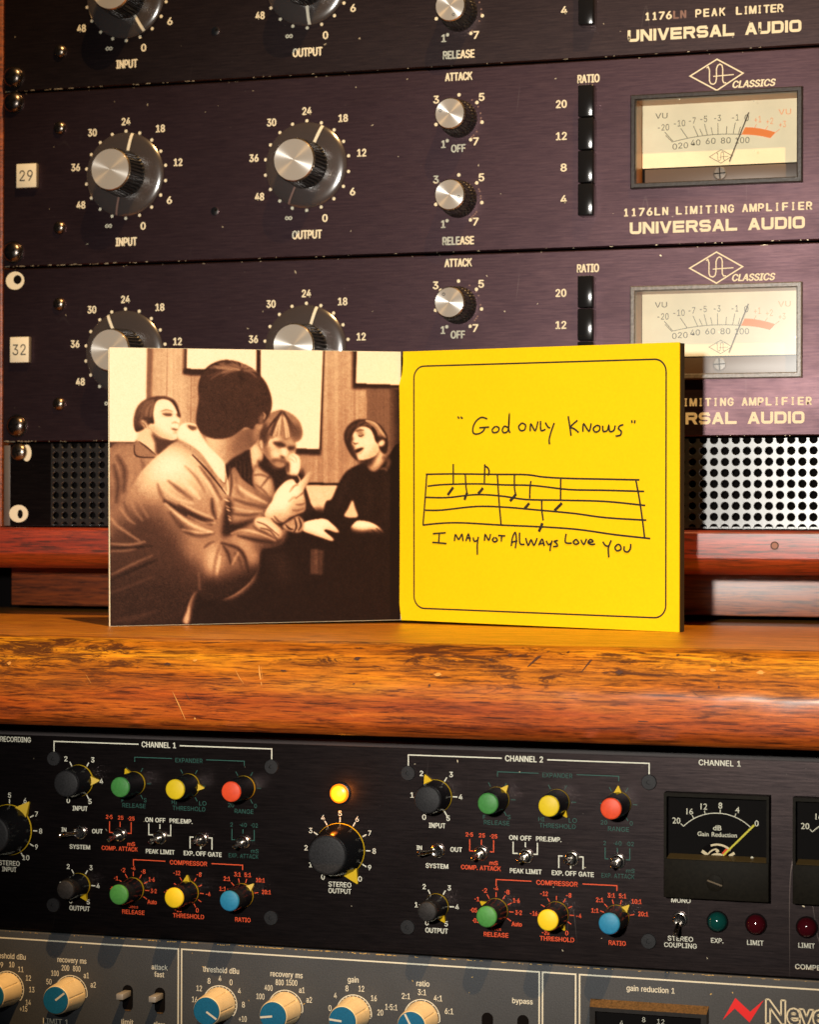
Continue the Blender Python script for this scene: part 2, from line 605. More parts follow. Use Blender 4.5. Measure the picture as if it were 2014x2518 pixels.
def text(mb, s, x, z, h, m, y, wd=None, font='i', bold=0.0, align='c', slant=0.0, rot=0.0):
    """x,z = centre of the cap height; h = cap height; wd = total width (mm)"""
    a, Fc, _ = glyphs(s, font)
    k = h / caph(font)
    x0, x1 = a[:, 0].min(), a[:, 0].max()
    kx = (wd / (x1 - x0)) if wd else k
    xs = (a[:, 0] - (x0 + x1) / 2) * kx
    if align == 'l':
        xs = xs - xs.min()
    if align == 'r':
        xs = xs - xs.max()
    zs = a[:, 1] * k - h / 2
    xs = xs + slant * zs
    if rot:
        xs, zs = xs * cos(rot) - zs * sin(rot), xs * sin(rot) + zs * cos(rot)
    reps = [(0, 0)] if not bold else [(-bold, 0), (bold, 0), (0, bold * 0.6), (0, -bold * 0.6)]
    for i, (dx, dz) in enumerate(reps):
        mb.add([(x + px + dx, y - 0.01 * i, z + pz + dz) for px, pz in zip(xs, zs)], Fc, m)


def ptext(mb, s, p, hpx, m, plane, wpx=None, y=None, **kw):
    """text placed from a photo measurement p on the plane Y=plane, sizes in photo pixels"""
    x, z = at(p, plane)
    x1, _ = at((p[0] + 50, p[1]), plane)
    _, z1 = at((p[0], p[1] + 50), plane)
    sx, sz = (x1 - x) / 50, (z - z1) / 50
    text(mb, s, x, z, hpx * sz, m, plane - 0.12 if y is None else y, wpx * sx if wpx else None, **kw)


# wide square letters (stroke skeletons on a 1 x 1 cell)
def arc(cx, cy, rx, ry, a0, a1, n=6):
    return [(cx + rx * cos(radians(a0 + (a1 - a0) * i / n)), cy + ry * sin(radians(a0 + (a1 - a0) * i / n))) for i in range(n + 1)]


R_ = 0.24
EXT = {
    'U': [[(0, 1), (0, R_)] + arc(R_, R_, R_, R_, 180, 270) + arc(1 - R_, R_, R_, R_, 270, 360) + [(1, 1)]],
    'N': [[(0, 0), (0, 1)], [(0, 1), (1, 0)], [(1, 0), (1, 1)]],
    'I': [[(0, 0), (0, 1)]],
    'V': [[(0, 1), (0.5, 0)], [(0.5, 0), (1, 1)]],
    'E': [[(0.95, 1), (0, 1), (0, 0), (0.97, 0)], [(0, 0.5), (0.9, 0.5)]],
    'R': [[(0, 0), (0, 1)], [(0, 1), (0.76, 1)] + arc(0.76, 0.74, 0.24, 0.26, 90, -90) + [(0, 0.48)], [(0.62, 0.48), (1, 0)]],
    'S': [[(0.98, 1)] + arc(0.22, 0.75, 0.22, 0.25, 90, 270) + arc(0.78, 0.25, 0.22, 0.25, 90, -90) + [(0.02, 0)], [(0.94, 0.98), (0.94, 0.76)], [(0.05, 0.02), (0.05, 0.24)]],
    'A': [[(0, 0), (0.5, 1)], [(0.5, 1), (1, 0)], [(0.24, 0.27), (0.76, 0.27)]],
    'L': [[(0, 1), (0, 0), (0.95, 0)]],
    'D': [[(0, 0), (0, 1)], [(0, 1), (0.7, 1)] + arc(0.7, 0.72, 0.3, 0.28, 90, 0) + arc(0.7, 0.28, 0.3, 0.28, 0, -90)[1:] + [(0, 0)]],
    'O': [arc(R_, 1 - R_, R_, R_, 180, 90) + arc(1 - R_, 1 - R_, R_, R_, 90, 0) + arc(1 - R_, R_, R_, R_, 0, -90) + arc(R_, R_, R_, R_, 270, 180) + [(0, 1 - R_)]],
}


def exttext(mb, s, x0, x1, z, h, m, y):
    """bold extended capitals filling x0..x1"""
    wid = {'I': 0.0, ' ': 0.55}
    st = h * 0.245
    cell = [wid.get(ch, 1.0) for ch in s]
    gap = 0.46
    tot = sum(cell) + gap * (len(s) - 1)
    k = (x1 - x0 - st) / tot
    x = x0 + st / 2
    hh = h - st
    for ch, c in zip(s, cell):
        for i, pl in enumerate(EXT.get(ch, [])):
            if len(pl) == 2 and pl[0][0] != pl[1][0] and pl[0][1] != pl[1][1]:
                # diagonal: cut level with the cap line and the base line
                lv = lambda v: z - h / 2 if v == 0 else (z + h / 2 if v == 1 else z - hh / 2 + v * hh)
                (ax, az), (cx_, cz_) = [(x + q[0] * k, lv(q[1])) for q in pl]
                wx = st * math.sqrt(1 + ((cx_ - ax) / (cz_ - az)) ** 2) / 2
                mb.quadxz([(ax - wx, az), (ax + wx, az), (cx_ + wx, cz_), (cx_ - wx, cz_)], y - 0.01 * i - 0.005, m)
                continue
            P_ = [(x + px * k, z - hh / 2 + pz * hh) for px, pz in pl]
            if ch not in 'O':
                for e, q in ((0, 1), (-1, -2)):
                    a = np.array(P_[e]); d = a - np.array(P_[q])
                    P_[e] = tuple(a + d / (np.hypot(*d) or 1) * (st / 2 if (ch not in 'SA' and not (ch in 'RD' and i == 1)) else 0.0))
            mb.ribbon(P_, st, y - 0.01 * i, m)
        x += (c + gap) * k


# ------------------------------------------------------------------ shared small parts
def kn(n, N, d):
    return lambda i, k: 1 - (d if (i * N // n * 1.0) is None else (d * (1 if (i % (n // N)) >= (n // N) / 2 else 0)))


def dial_knob_meshes():
    b = MB()
    n = 144
    g = lambda i, k: 1.0 - (0.085 if (i % 4) in (2, 3) and 1 <= k <= 4 else 0)
    b.lathe([(11.6, 3.2), (11.5, 4.0), (11.2, 9), (10.9, 15.5), (10.75, 17.2), (10.4, 17.6), (9.6, 17.8)], BLK, n, wob=g)
    body = b.mesh('dial_knob', smooth=25)
    c = MB()
    c.lathe([(10.35, 17.3), (10.35, 18.4)], BRASS, 64)
    c.lathe([(10.35, 18.4), (9.95, 18.95)], BRASS, 64)
    c.lathe([(9.95, 18.95), (9.9, 19.0), (6, 19.02), (3, 19.03), (0.02, 19.04)], ALU, 64)
    cap = c.mesh('cap', smooth=25)
    d = MB()
    d.lathe([(9, 0.9), (20.7, 0.9), (20.95, 1.1), (20.8, 1.5), (20.1, 2.0), (18.8, 2.5), (16.8, 2.9), (13.5, 3.15), (9, 3.2)], DIAL, 96)
    dial = d.mesh('dial_skirt', smooth=25)
    l = MB()
    st = [(11.8, 3.3), (13.5, 3.27), (16.8, 3.02), (18.8, 2.62), (20.1, 2.12), (20.7, 1.7)]
    strip = lambda mb, sg, w0, m: mb.add([(sx * w0, -h, sg * r_) for r_, h in st for sx in (-1, 1)], [(2 * i, 2 * i + 1, 2 * i + 3, 2 * i + 2) for i in range(len(st) - 1)], m)
    strip(l, 1, 0.75, LINE)
    line = l.mesh('index_line', smooth=0)
    l = MB()
    strip(l, -1, 0.5, LINE2)
    return body, cap, dial, line, l.mesh('faded_index_line', smooth=0)


def small_knob_meshes():
    b = MB()
    n = 128
    g = lambda i, k: 1.0 - (0.045 if (i % 4) in (2, 3) and (2 <= k <= 3 or 5 <= k <= 8) else 0)
    b.lathe([(8.95, 0), (8.95, 0.9), (8.95, 1.1), (8.8, 4.0), (8.3, 5.0), (8.1, 5.3), (7.8, 13.6), (7.65, 14.6), (7.4, 15.0), (6.9, 15.2)], BLK, n, wob=g)
    body = b.mesh('small_knob', smooth=25)
    c = MB()
    c.lathe([(7.3, 14.8), (7.3, 15.9)], BRASS, 56)
    c.lathe([(7.3, 15.9), (6.9, 16.35)], BRASS, 56)
    c.lathe([(6.9, 16.35), (4.5, 16.4), (2, 16.41), (0.02, 16.42)], ALU, 56)
    cap = c.mesh('cap', smooth=25)
    d = MB()
    d.ribbon([(0.62 * cos(t * pi / 8), 4.7 + 0.62 * sin(t * pi / 8)) for t in range(16)], 0.26, -16.5, BLK, True)
    dot = d.mesh('pointer_dot', smooth=0)
    return body, cap, dot


def screw_mesh(r, h, m, rec=True):
    b = MB()
    b.lathe([(r, 0), (r, 0.25 * h), (r * 0.93, 0.55 * h), (r * 0.75, 0.82 * h), (r * 0.45, h), (0.02, h * 1.05)], m, 28)
    if rec:
        for a in (0.35, 0.35 + pi / 2):
            L, W = r * 0.48, r * 0.10
            pts = [(-L, -W), (L, -W), (L, W), (-L, W)]
            pts = [(px * cos(a) - pz * sin(a), px * sin(a) + pz * cos(a)) for px, pz in pts]
            b.quadxz(pts, -h * 1.06 - 0.01 * a, HOLE)
    return b


DK = dial_knob_meshes()
SK = small_knob_meshes()
b = screw_mesh(5.3, 3.4, DARKSTEEL)
b.lathe([(5.9, 0), (5.9, 0.5), (5.2, 0.55)], DARKSTEEL, 28)
RACKSCREW = b.mesh('rack_screw', smooth=50)
b = screw_mesh(3.3, 2.4, STEEL)
PANELSCREW = b.mesh('panel_screw', smooth=50)


def panel_with_hole(mb, x0, x1, z0, z1, y, th, m, hole=None, c=0.6):
    """faceplate with a softened front edge and an optional rectangular opening"""
    xs = [x0 + c, x1 - c]
    zs = [z0 + c, z1 - c]
    if hole:
        xs = [x0 + c, hole[0], hole[1], x1 - c]
        zs = [z0 + c, hole[2], hole[3], z1 - c]
    for i in range(len(xs) - 1):
        for j in range(len(zs) - 1):
            if hole and i == 1 and j == 1:
                continue
            mb.quadxz([(xs[i], zs[j]), (xs[i + 1], zs[j]), (xs[i + 1], zs[j + 1]), (xs[i], zs[j + 1])], y, m)
    A = [(x0 + c, y, z0 + c), (x1 - c, y, z0 + c), (x1 - c, y, z1 - c), (x0 + c, y, z1 - c)]
    B = [(x0, y + c, z0), (x1, y + c, z0), (x1, y + c, z1), (x0, y + c, z1)]
    Bk = [(x0, y + th, z0), (x1, y + th, z0), (x1, y + th, z1), (x0, y + th, z1)]
    mb.add(A + B + Bk, [(i, (i + 1) % 4 + 0, (i + 1) % 4 + 4, i + 4)[::-1] for i in range(4)] +
           [(i + 4, (i + 1) % 4 + 4, (i + 1) % 4 + 8, i + 8)[::-1] for i in range(4)], m)
    if not hole:
        mb.add(Bk, [(0, 3, 2, 1)], m)
    else:
        X0, X1, Z0, Z1 = hole
        H = [(X0, y, Z0), (X1, y, Z0), (X1, y, Z1), (X0, y, Z1)]
        G = [(p[0], y + th, p[2]) for p in H]
        mb.add(H + G, [(i, (i + 1) % 4, (i + 1) % 4 + 4, i + 4) for i in range(4)], m)


def edge_chips(mb, x0, x1, z, y, n, m, zs=0.5, big=3.0, bias=None):
    for _ in range(n):
        x = x0 + (x1 - x0) * random.random() ** (bias or 1)
        l = random.uniform(0.3, big) * random.random() + 0.25
        t = random.uniform(0.12, zs)
        zz = z + random.uniform(-0.15, 0.15)
        mb.quadxz([(x, zz), (x + l, zz + random.uniform(-.1, .1)), (x + l * 0.8, zz + t), (x + l * 0.3, zz + t * 0.9)], y - random.uniform(0.02, 0.06), m)


def scuffs(mb, x0, x1, z0, z1, y, n, m, s=0.5):
    for _ in range(n):
        x, z = random.uniform(x0, x1), random.uniform(z0, z1)
        r = random.uniform(0.15, s) * random.random() + 0.12
        a = random.random() * pi
        e = random.uniform(1, 3)
        pts = [(r * e * cos(t) * random.uniform(.6, 1), r * sin(t) * random.uniform(.6, 1)) for t in [i * pi / 4 for i in range(8)]]
        mb.quadxz([(x + px * cos(a) - pz * sin(a), z + px * sin(a) + pz * cos(a)) for px, pz in pts], y - random.uniform(.02, .06), m)


# ------------------------------------------------------------------ the wooden console
con = thing('wooden_console', 'worn reddish wooden console shelf with rail, riser board and black rack cabinet', 'console', (250, -60, -300))
# shelf board with a rounded, bevelled front edge
ZS = -264.5
prof = [(75, ZS), (-60, ZS), (-183, ZS), (-187.5, ZS - 0.9), (-190.5, ZS - 3.0), (-193.5, ZS - 8.5), (-195.6, ZS - 13.4), (-196.6, ZS - 15.6), (-197.0, ZS - 19), (-197.0, ZS - 30), (-196.2, ZS - 34.0), (-193.5, ZS - 36.2), (-188, ZS - 36.8), (75, ZS - 36.8)]
b = MB()
X0, X1, nx = -60.0, 545.0, 120
vs, fs = [], []
for i in range(nx + 1):
    x = X0 + (X1 - X0) * i / nx
    for k, (py, pz) in enumerate(prof):
        j = 0.0
        if 3 <= k <= 10:
            j = 0.35 * sin(i * 0.9 + k) + 0.3 * sin(i * 0.37 + 2 * k) if random.random() < 0.8 else 0.6
        vs.append((x, py - 0.25 * j, pz + 0.25 * j))
np_ = len(prof)
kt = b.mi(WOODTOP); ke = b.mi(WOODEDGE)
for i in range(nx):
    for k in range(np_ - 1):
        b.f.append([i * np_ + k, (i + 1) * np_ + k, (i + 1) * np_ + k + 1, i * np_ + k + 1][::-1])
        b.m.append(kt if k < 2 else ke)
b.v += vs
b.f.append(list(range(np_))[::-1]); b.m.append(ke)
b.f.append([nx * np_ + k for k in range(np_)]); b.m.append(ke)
shelf = b
# upper rail under the vent panel and the riser board behind the shelf
b = MB()
rp = [(30, -220.6), (-18.5, -220.6), (-20, -221.3), (-20.4, -222.0), (-20.4, -222.3), (-20.4, -233.0), (-20.3, -233.4), (-19.6, -234.6), (-16, -237.8), (-9, -240.8), (30, -240.8)]
n_ = len(rp)
vs = [(x, py, pz) for x in (-14, 500) for py, pz in rp]
b.add(vs, [[k, n_ + k, n_ + k + 1, k + 1][::-1] for k in range(n_ - 1)] + [list(range(n_))[::-1], [n_ + k for k in range(n_)]], WOODRED)
build('upper_rail', b, con, (250, 0, -230), 40, 'dark red wooden rail below the punched vent panel')
b = MB()
b.box(-14, 500, 38, 52, -261.6, -240.0, WOODRISER, 0.6)
build('riser_board', b, con, (250, 45, -250), 30)
b = MB()
b.disc(394.6, -227.3, 1.9, -20.46, mat('knot_ring', (0.07, 0.03, 0.02), 0.7), 18)
b.disc(394.6, -227.3, 1.35, -20.49, mat('plug_wood', (0.26, 0.10, 0.05), 0.5), 18)
build('screw_plug', b, con, (394.6, -20.46, -227.3), 0)
for sgn, x in ((-1, -13.0), (1, 497.0)):
    b = MB()
    b.box(x - 11.8, x + 12.4, 1.0, 330, -220.5, 100, WOODRISER, 1.0)
    build('side_cheek', b, con, (x, 100, -60), 30)
# black carcass round the lower rack
b = MB()
b.box(-60, 545, 74.5, 90, -470, -240, HOLE)
b.box(-60, 545, LOW + 40, LOW + 46, -470, -302.5, HOLE)
build('back_panel', b, con, (250, 80, -350), 0)
b = MB()
b.box(-12, 500, 32, 330, -225, 100, HOLE)
build('rack_carcass', b, con, (250, 180, -60), 0)
b = MB()
b.box(3, 498, LOW + 1.5, LOW + 20, -307.3, -302.2, mat('black_batten', (0.010, 0.009, 0.009), 0.5), 0.4)
build('black_batten', b, con, (250, LOW, -306), 30)
# scratches in the lacquer of the front edge
b = shelf
PALE = mat('scratch_pale', (0.62, 0.27, 0.05), 0.6)
DENT = mat('dent_dark', (0.05, 0.012, 0.004), 0.7)


def edge_mark(pts, wd, m):
    P = []
    for p in pts:
        q = hit(p, (0, -195.8, 0), np.array([0, 1.0, 0]))
        zr = q[2]
        y = float(np.interp(-zr, [-c[1] for c in prof[2:10]], [c[0] for c in prof[2:10]]))
        for _ in range(3):
            q = hit(p, (0, y, 0), np.array([0, 1.0, 0]))
            y = float(np.interp(-q[2], [-c[1] for c in prof[2:10]], [c[0] for c in prof[2:10]]))
        P.append((q[0], y - 0.35, q[2]))
    vs = []
    n = len(P)
    for i, p in enumerate(P):
        t = wd * (1 if 0 < i < n - 1 else 0.35) / 2
        vs += [(p[0] - t, p[1], p[2]), (p[0] + t, p[1], p[2])]
    b.add(vs, [(2 * i, 2 * i + 1, 2 * i + 3, 2 * i + 2) for i in range(n - 1)], m)


W3 = lambda x, y: (x / 1.712, 1250 + y / 1.712)
W4 = lambda x, y: (1007 + x / 1.712, 1250 + y / 1.712)
edge_mark([W3(727, 772), W3(750, 820), W3(781, 890)], 0.55, PALE)
edge_mark([W3(1090, 660), W3(1094, 700), W3(1102, 745)], 0.75, PALE)
edge_mark([W3(1099, 665), W3(1106, 720)], 0.45, PALE)
edge_mark([W3(990, 678), W3(1008, 712), W3(1026, 738)], 0.35, PALE)
edge_mark([W3(362, 700), W3(382, 735)], 0.4, PALE)
edge_mark([W3(780, 775), W3(795, 803), W3(815, 818)], 0.4, DENT)
edge_mark([W3(1467, 852), W3(1490, 880)], 0.35, PALE)
edge_mark([W4(790, 600), W4(765, 640), W4(725, 690)], 1.0, DENT)
edge_mark([W4(590, 600), W4(545, 625), W4(500, 665)], 1.6, DENT)
edge_mark([W4(1195, 770), W4(1210, 785), W4(1235, 795)], 0.5, DENT)


def blob_mark(mb, p, rx, rz, m):
    y = -196
    for _ in range(4):
        q = hit(p, (0, y, 0), np.array([0, 1.0, 0]))
        y = float(np.interp(-q[2], [-c[1] for c in prof[2:10]], [c[0] for c in prof[2:10]]))
    pts = []
    for i in range(11):
        t = 2 * pi * i / 11
        k = random.uniform(0.55, 1.1)
        zz = q[2] + rz * k * sin(t)
        yy = float(np.interp(-zz, [-c[1] for c in prof[2:10]], [c[0] for c in prof[2:10]]))
        pts.append((q[0] + rx * k * cos(t), yy - 0.35, zz))
    c = (q[0], y - 0.4, q[2])
    mb.add([c] + pts, [(0, 1 + (i + 1) % 11, 1 + i) for i in range(11)], m)


for p, rx, rz, m in ((W3(705, 655), 2.6, 0.9, DENT), (W3(820, 640), 2.4, 1.1, PALE), (W3(1195, 683), 2.0, 0.7, DENT), (W3(1505, 632), 2.2, 1.0, DENT), (W3(1490, 738), 0.7, 0.5, DENT), (W3(820, 884), 0.9, 1.0, PALE),
                     (W4(425, 617), 1.5, 0.9, DENT), (W4(885, 690), 2.2, 1.4, DENT), (W4(1133, 618), 1.0, 0.8, DENT), (W4(985, 897), 4.2, 0.45, DENT), (W4(1305, 752), 0.9, 0.7, DENT), (W4(85, 745), 1.0, 0.7, DENT),
                     (W4(120, 700), 3.4, 1.6, PALE), (W4(1480, 690), 3.6, 1.5, PALE), (W4(1280, 680), 2.8, 1.1, PALE), (W4(345, 635), 1.2, 0.6, DENT), (W4(670, 605), 1.0, 0.6, DENT), (W3(38, 652), 2.0, 1.4, PALE)):
    blob_mark(b, p, rx * (0.7 if m is DENT else 0.55), rz * (0.7 if m is DENT else 0.5), m)
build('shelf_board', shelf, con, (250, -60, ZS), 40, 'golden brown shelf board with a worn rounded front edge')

# ------------------------------------------------------------------ limiter units
U = -88.9


def ua_logo(mb, cx, cz, s, m, y, wd):
    """diamond with a UA monogram; s = half width"""
    k = s / 64.0
    D = [(-64, 0), (1, 37), (64, 0), (1, -38)]
    mb.ribbon([(cx + a * k, cz + c * k) for a, c in D], wd, y, m, True)
    u = [(-24, 17), (-20, 20), (-17, 12), (-17, -14), (-14, -21), (-7, -23), (-2, -19), (0, -10), (0, 14), (3, 22), (8, 25), (13, 22), (15, 15), (15, -15), (18, -21), (24, -21)]
    mb.ribbon([(cx + a * k, cz + c * k) for a, c in u], wd * 0.85, y - 0.02, m)
    mb.ribbon([(cx + a * k, cz + c * k) for a, c in ((-8, -4), (42, -2))], wd * 0.75, y - 0.04, m)


def make_limiter(idx, dz, label, group, panel, top_text, angles, meter=True, tile=None, bezel=None):
    base = (240, 0, -88.4 + dz)
    t = thing('rack_limiter', label, 'audio limiter', base, group)
    sh = lambda x, z: (x, z + dz)
    zt, zb = -0.5 + dz, -88.4 + dz
    hole = (326.4, 403.0, -60.6 + dz, -20.0 + dz)
    b = MB()
    panel_with_hole(b, 0.3, 482.6, zb, zt, 0.0, 3.2, panel, hole if meter else None)
    # worn edges and scuffs
    edge_chips(b, 1, 150, zb + 0.1, 0.0, 42, CHIP, 0.5, 4.0, 1.6)
    edge_chips(b, 150, 480, zb + 0.1, 0.0, 26, CHIP, 0.3, 2.0)
    edge_chips(b, 1, 480, zt - 0.5, 0.0, 18, CHIP, 0.3, 2.0)
    scuffs(b, 5, 420, zb + 3, zt - 3, 0.0, 26, CHIP, 0.5)
    build('faceplate', b, t, base, 30)
    # printing, block by block
    Y = -0.12
    ro = 21.8
    for cx, cz in ((68.2, -44.2), (164.2, -43.8)):
        b = MB()
        for k in range(18):
            a = radians(20 * k)
            b.disc(cx + ro * sin(a), cz + dz + ro * cos(a), 0.82, Y, PRINT, 12)
        for s, k, rr in (('24', 0, 26.6), ('18', 40, 29.0), ('12', 80, 28.6), ('6', 120, 27.2), ('0', 160, 27.6), ('∞', 200, 27.4), ('48', 240, 28.4), ('36', 280, 28.0), ('30', 320, 28.6)):
            a = radians(k)
            px, pz = cx + rr * sin(a), cz + rr * cos(a) + dz
            if s == '∞':
                text(b, s, px, pz + 0.6, 3.0, PRINT, Y, wd=3.6, font=None, bold=0.12)
            else:
                text(b, s, px, pz, 3.5, PRINT, Y, wd=4.5 if len(s) == 2 and s != '12' else (4.3 if len(s) == 2 else 2.4), bold=0.2)
        if cx < 100:
            text(b, 'INPUT', 68.5, -77.7 + dz, 4.0, PRINT, Y, wd=11.2, bold=0.24)
        else:
            text(b, 'OUTPUT', 164.4, -77.4 + dz, 4.0, PRINT, Y, wd=15.0, bold=0.24)
        build('dial_scale', b, t, (cx, 0, cz + dz), 0)
    xk = at((1129, 295))[0]
    for zc, nm, zt2, off in ((at((1129, 293))[1], 'ATTACK', at(A2(208, 322))[1], True), (at((1129, 490))[1], 'RELEASE', at(A2(209, 1013))[1], False)):
        zc += dz
        b = MB()
        for k in range(7):
            a = radians(-150 + 50 * k)
            b.disc(xk + 11.6 * sin(a), zc + 11.6 * cos(a), 0.85, Y, PRINT, 12)
        for i_ in range(22):
            a = radians(30 + i_ * 6)
            if random.random() < 0.5:
                b.disc(xk + 10.9 * sin(a), zc + 10.9 * cos(a), 0.42, Y + 0.02, LINE2, 8)
        for s, dx, dzz in (('3', -11.4, 9.9), ('5', 11.2, 10.0), ('1', -7.7, -11.6), ('7', 8.4, -11.0)):
            text(b, s, xk + dx, zc + dzz, 3.5, PRINT, Y, wd=2.5 if s != '1' else 1.9, bold=0.2)
        if off:
            text(b, 'OFF', xk - 0.3, zc - 13.9, 3.5, PRINT, Y, wd=6.8, bold=0.2)
        text(b, nm, xk - 0.2, zt2 + dz, 3.7, PRINT, Y, wd=13.2 if nm == 'ATTACK' else 15.3, bold=0.22)
        build('knob_scale', b, t, (xk, 0, zc), 0)
    xr = 303.8
    b = MB()
    for s, py in (('20', 437), ('12', 572), ('8', 705), ('4', 838)):
        x, z = at(A2(662, py))
        text(b, s, x, z + dz, 3.5, PRINT, Y, align='r', wd=4.9 if len(s) == 2 else 2.7, bold=0.2)
    text(b, 'RATIO', at(A2(755, 331))[0], at(A2(755, 331))[1] + dz, 3.7, PRINT, Y, wd=10.2, bold=0.22)
    build('ratio_lettering', b, t, (xr, 0, -40 + dz), 0)
    b = MB()
    x0, z0 = at(M1(848, 187))
    if meter:
        ua_logo(b, x0, z0 + dz, at(M1(1076, 187))[0] - x0, PRINT, Y, 0.62)
        x, z = at(M1(1170, 262))
        text(b, 'CLASSICS', x, z + dz, 3.1, PRINT, Y, wd=at(M1(1352, 262))[0] - at(M1(990, 262))[0], bold=0.2, slant=0.22)
        build('maker_logo', b, t, (x0, 0, z0 + dz), 0)
    b = MB()
    # name line, letter by letter so the wide spacing is right
    xa, za = at(M1(50, 1352)); xb, zb2 = at(M1(1665, 1330))
    zl = (za + zb2) / 2 + dz
    if meter:
        parts = [(top_text[0], 50, 430), (top_text[1], 503, 995), (top_text[2], 1072, 1668)]
    else:
        parts = [(top_text[0], 0, 0), (top_text[1], 0, 0), (top_text[2], 0, 0)]
    for i_, (s, a0, a1) in enumerate(parts):
        if meter:
            xx0, xx1 = at(M1(a0, 1340))[0], at(M1(a1, 1340))[0]
        else:
            pp = ((993, 1165), (1207, 1330), (1378, 1575))[i_]
            xx0, xx1 = at(A2(pp[0], 60))[0], at(A2(pp[1], 60))[0]
            zl = at(A2(1280, 52))[1]
        n = len(s)
        pitch = (xx1 - xx0 - 2.4) / max(1, n - 1)
        for k, ch in enumerate(s):
            wdt = {'I': 0.75, '1': 1.5, 'M': 3.0}.get(ch, 2.35)
            dim = (not meter) and i_ == 0 and k >= 4
            text(b, ch, xx0 + 1.2 + pitch * k, zl, 3.5, LINE2 if dim else PRINT, Y, wd=wdt, bold=0.24)
    build('model_lettering', b, t, (364, 0, zl), 0)
    b = MB()
    if meter:
        exttext(b, 'UNIVERSAL AUDIO', at(M1(103, 1480))[0], at(M1(1607, 1480))[0], (at(M1(103, 1497))[1] + at(M1(1607, 1463))[1]) / 2 + dz, 5.5, PRINT, Y)
    else:
        exttext(b, 'UNIVERSAL AUDIO', at(A2(920, 130))[0], at(A2(1652, 130))[0], at(A2(1290, 130))[1], 5.5, PRINT, Y)
    build('maker_lettering', b, t, (364, 0, zl), 0)
    # knobs
    for (x, z, a) in ((68.2, -44.2, angles[0]), (164.2, -43.8, angles[1])):
        o = (x, 0, z + dz)
        k = link('dial_knob', DK[0], t, o, radians(a))
        link('cap', DK[1], k, o)
        link('dial_skirt', DK[2], k, o)
        link('index_line', DK[3], k, o)
        link('faded_index_line', DK[4], k, o)
    for zc, a in ((at((1129, 293))[1], angles[2]), (at((1129, 490))[1], angles[3])):
        o = (xk, 0, zc + dz)
        k = link('small_knob', SK[0], t, o, radians(a))
        link('cap', SK[1], k, o)
        link('pointer_dot', SK[2], k, o)
    # ratio push buttons
    zt2, zb3 = at(A2(748, 368))[1] + dz, at(A2(752, 918))[1] + dz
    hgt = (zt2 - zb3) / 4
    b = MB()
    b.box(-3.6, 3.6, -8.2, 0.3, -hgt / 2 + 0.25, hgt / 2 - 0.25, BLKGLOSS, 0.55)
    me = b.mesh('ratio_button')
    for i in range(4):
        link('ratio_button', me, t, (xr + 0.9, 0, zt2 - hgt * (i + 0.5)))
    # screws
    for z in (8.0 - 88.9 + 0.0, -4.9):
        zz = z + dz
        if idx == 3 and z > -10:
            b = MB()
            x, zc = 7.1, -95.4
            b.disc(x, zc, 4.6, -0.10, TILE, 20, 5.2)
            b.disc(x + 1.4, zc + 0.5, 2.3, -0.16, HOLE, 20, 2.3)
            build('mounting_hole', b, t, (x, 0, zc), 0)
            continue
        x = 6.1 if idx < 3 else 8.5
        link('rack_screw', RACKSCREW, t, (x, 0, zz + (0.6 if idx == 3 else 0)))
    for z in (-19.1, -69.4):
        link('panel_screw', PANELSCREW, t, (32.0, 0, z + dz))
    if idx != 3:
        b = MB()
        b.lathe([(2.0, 0), (2.0, 0.5), (1.2, 0.7)], CHROME, 16, 116.1, 0, -64.2 + dz)
        b.disc(116.9, -63.8 + dz, 0.7, -0.75, HOLE, 12)
        build('trim_screw', b, t, (116.1, 0, -64.2 + dz), 30)
    if tile:
        s, p, w_, h_ = tile
        x, z = at(p)
        b = MB()
        b.box(x - w_ / 2, x + w_ / 2, -3.0, -0.02, z - h_ / 2, z + h_ / 2, TILESIDE, 0.5)
        b.box(x - w_ / 2 + .2, x + w_ / 2 - .2, -3.12, -2.6, z - h_ / 2 + .2, z + h_ / 2 - .2, TILE, 0.25)
        tl = build('number_tile', b, t, (x, 0, z), 30)
        b = MB()
        text(b, s, x, z, 5.4, INK, -3.2, wd=7.4)
        build('number', b, tl, (x, -3.2, z), 0)
    if meter:
        make_meter(t, dz, bezel or BEZEL)
    return t


_meter = {}


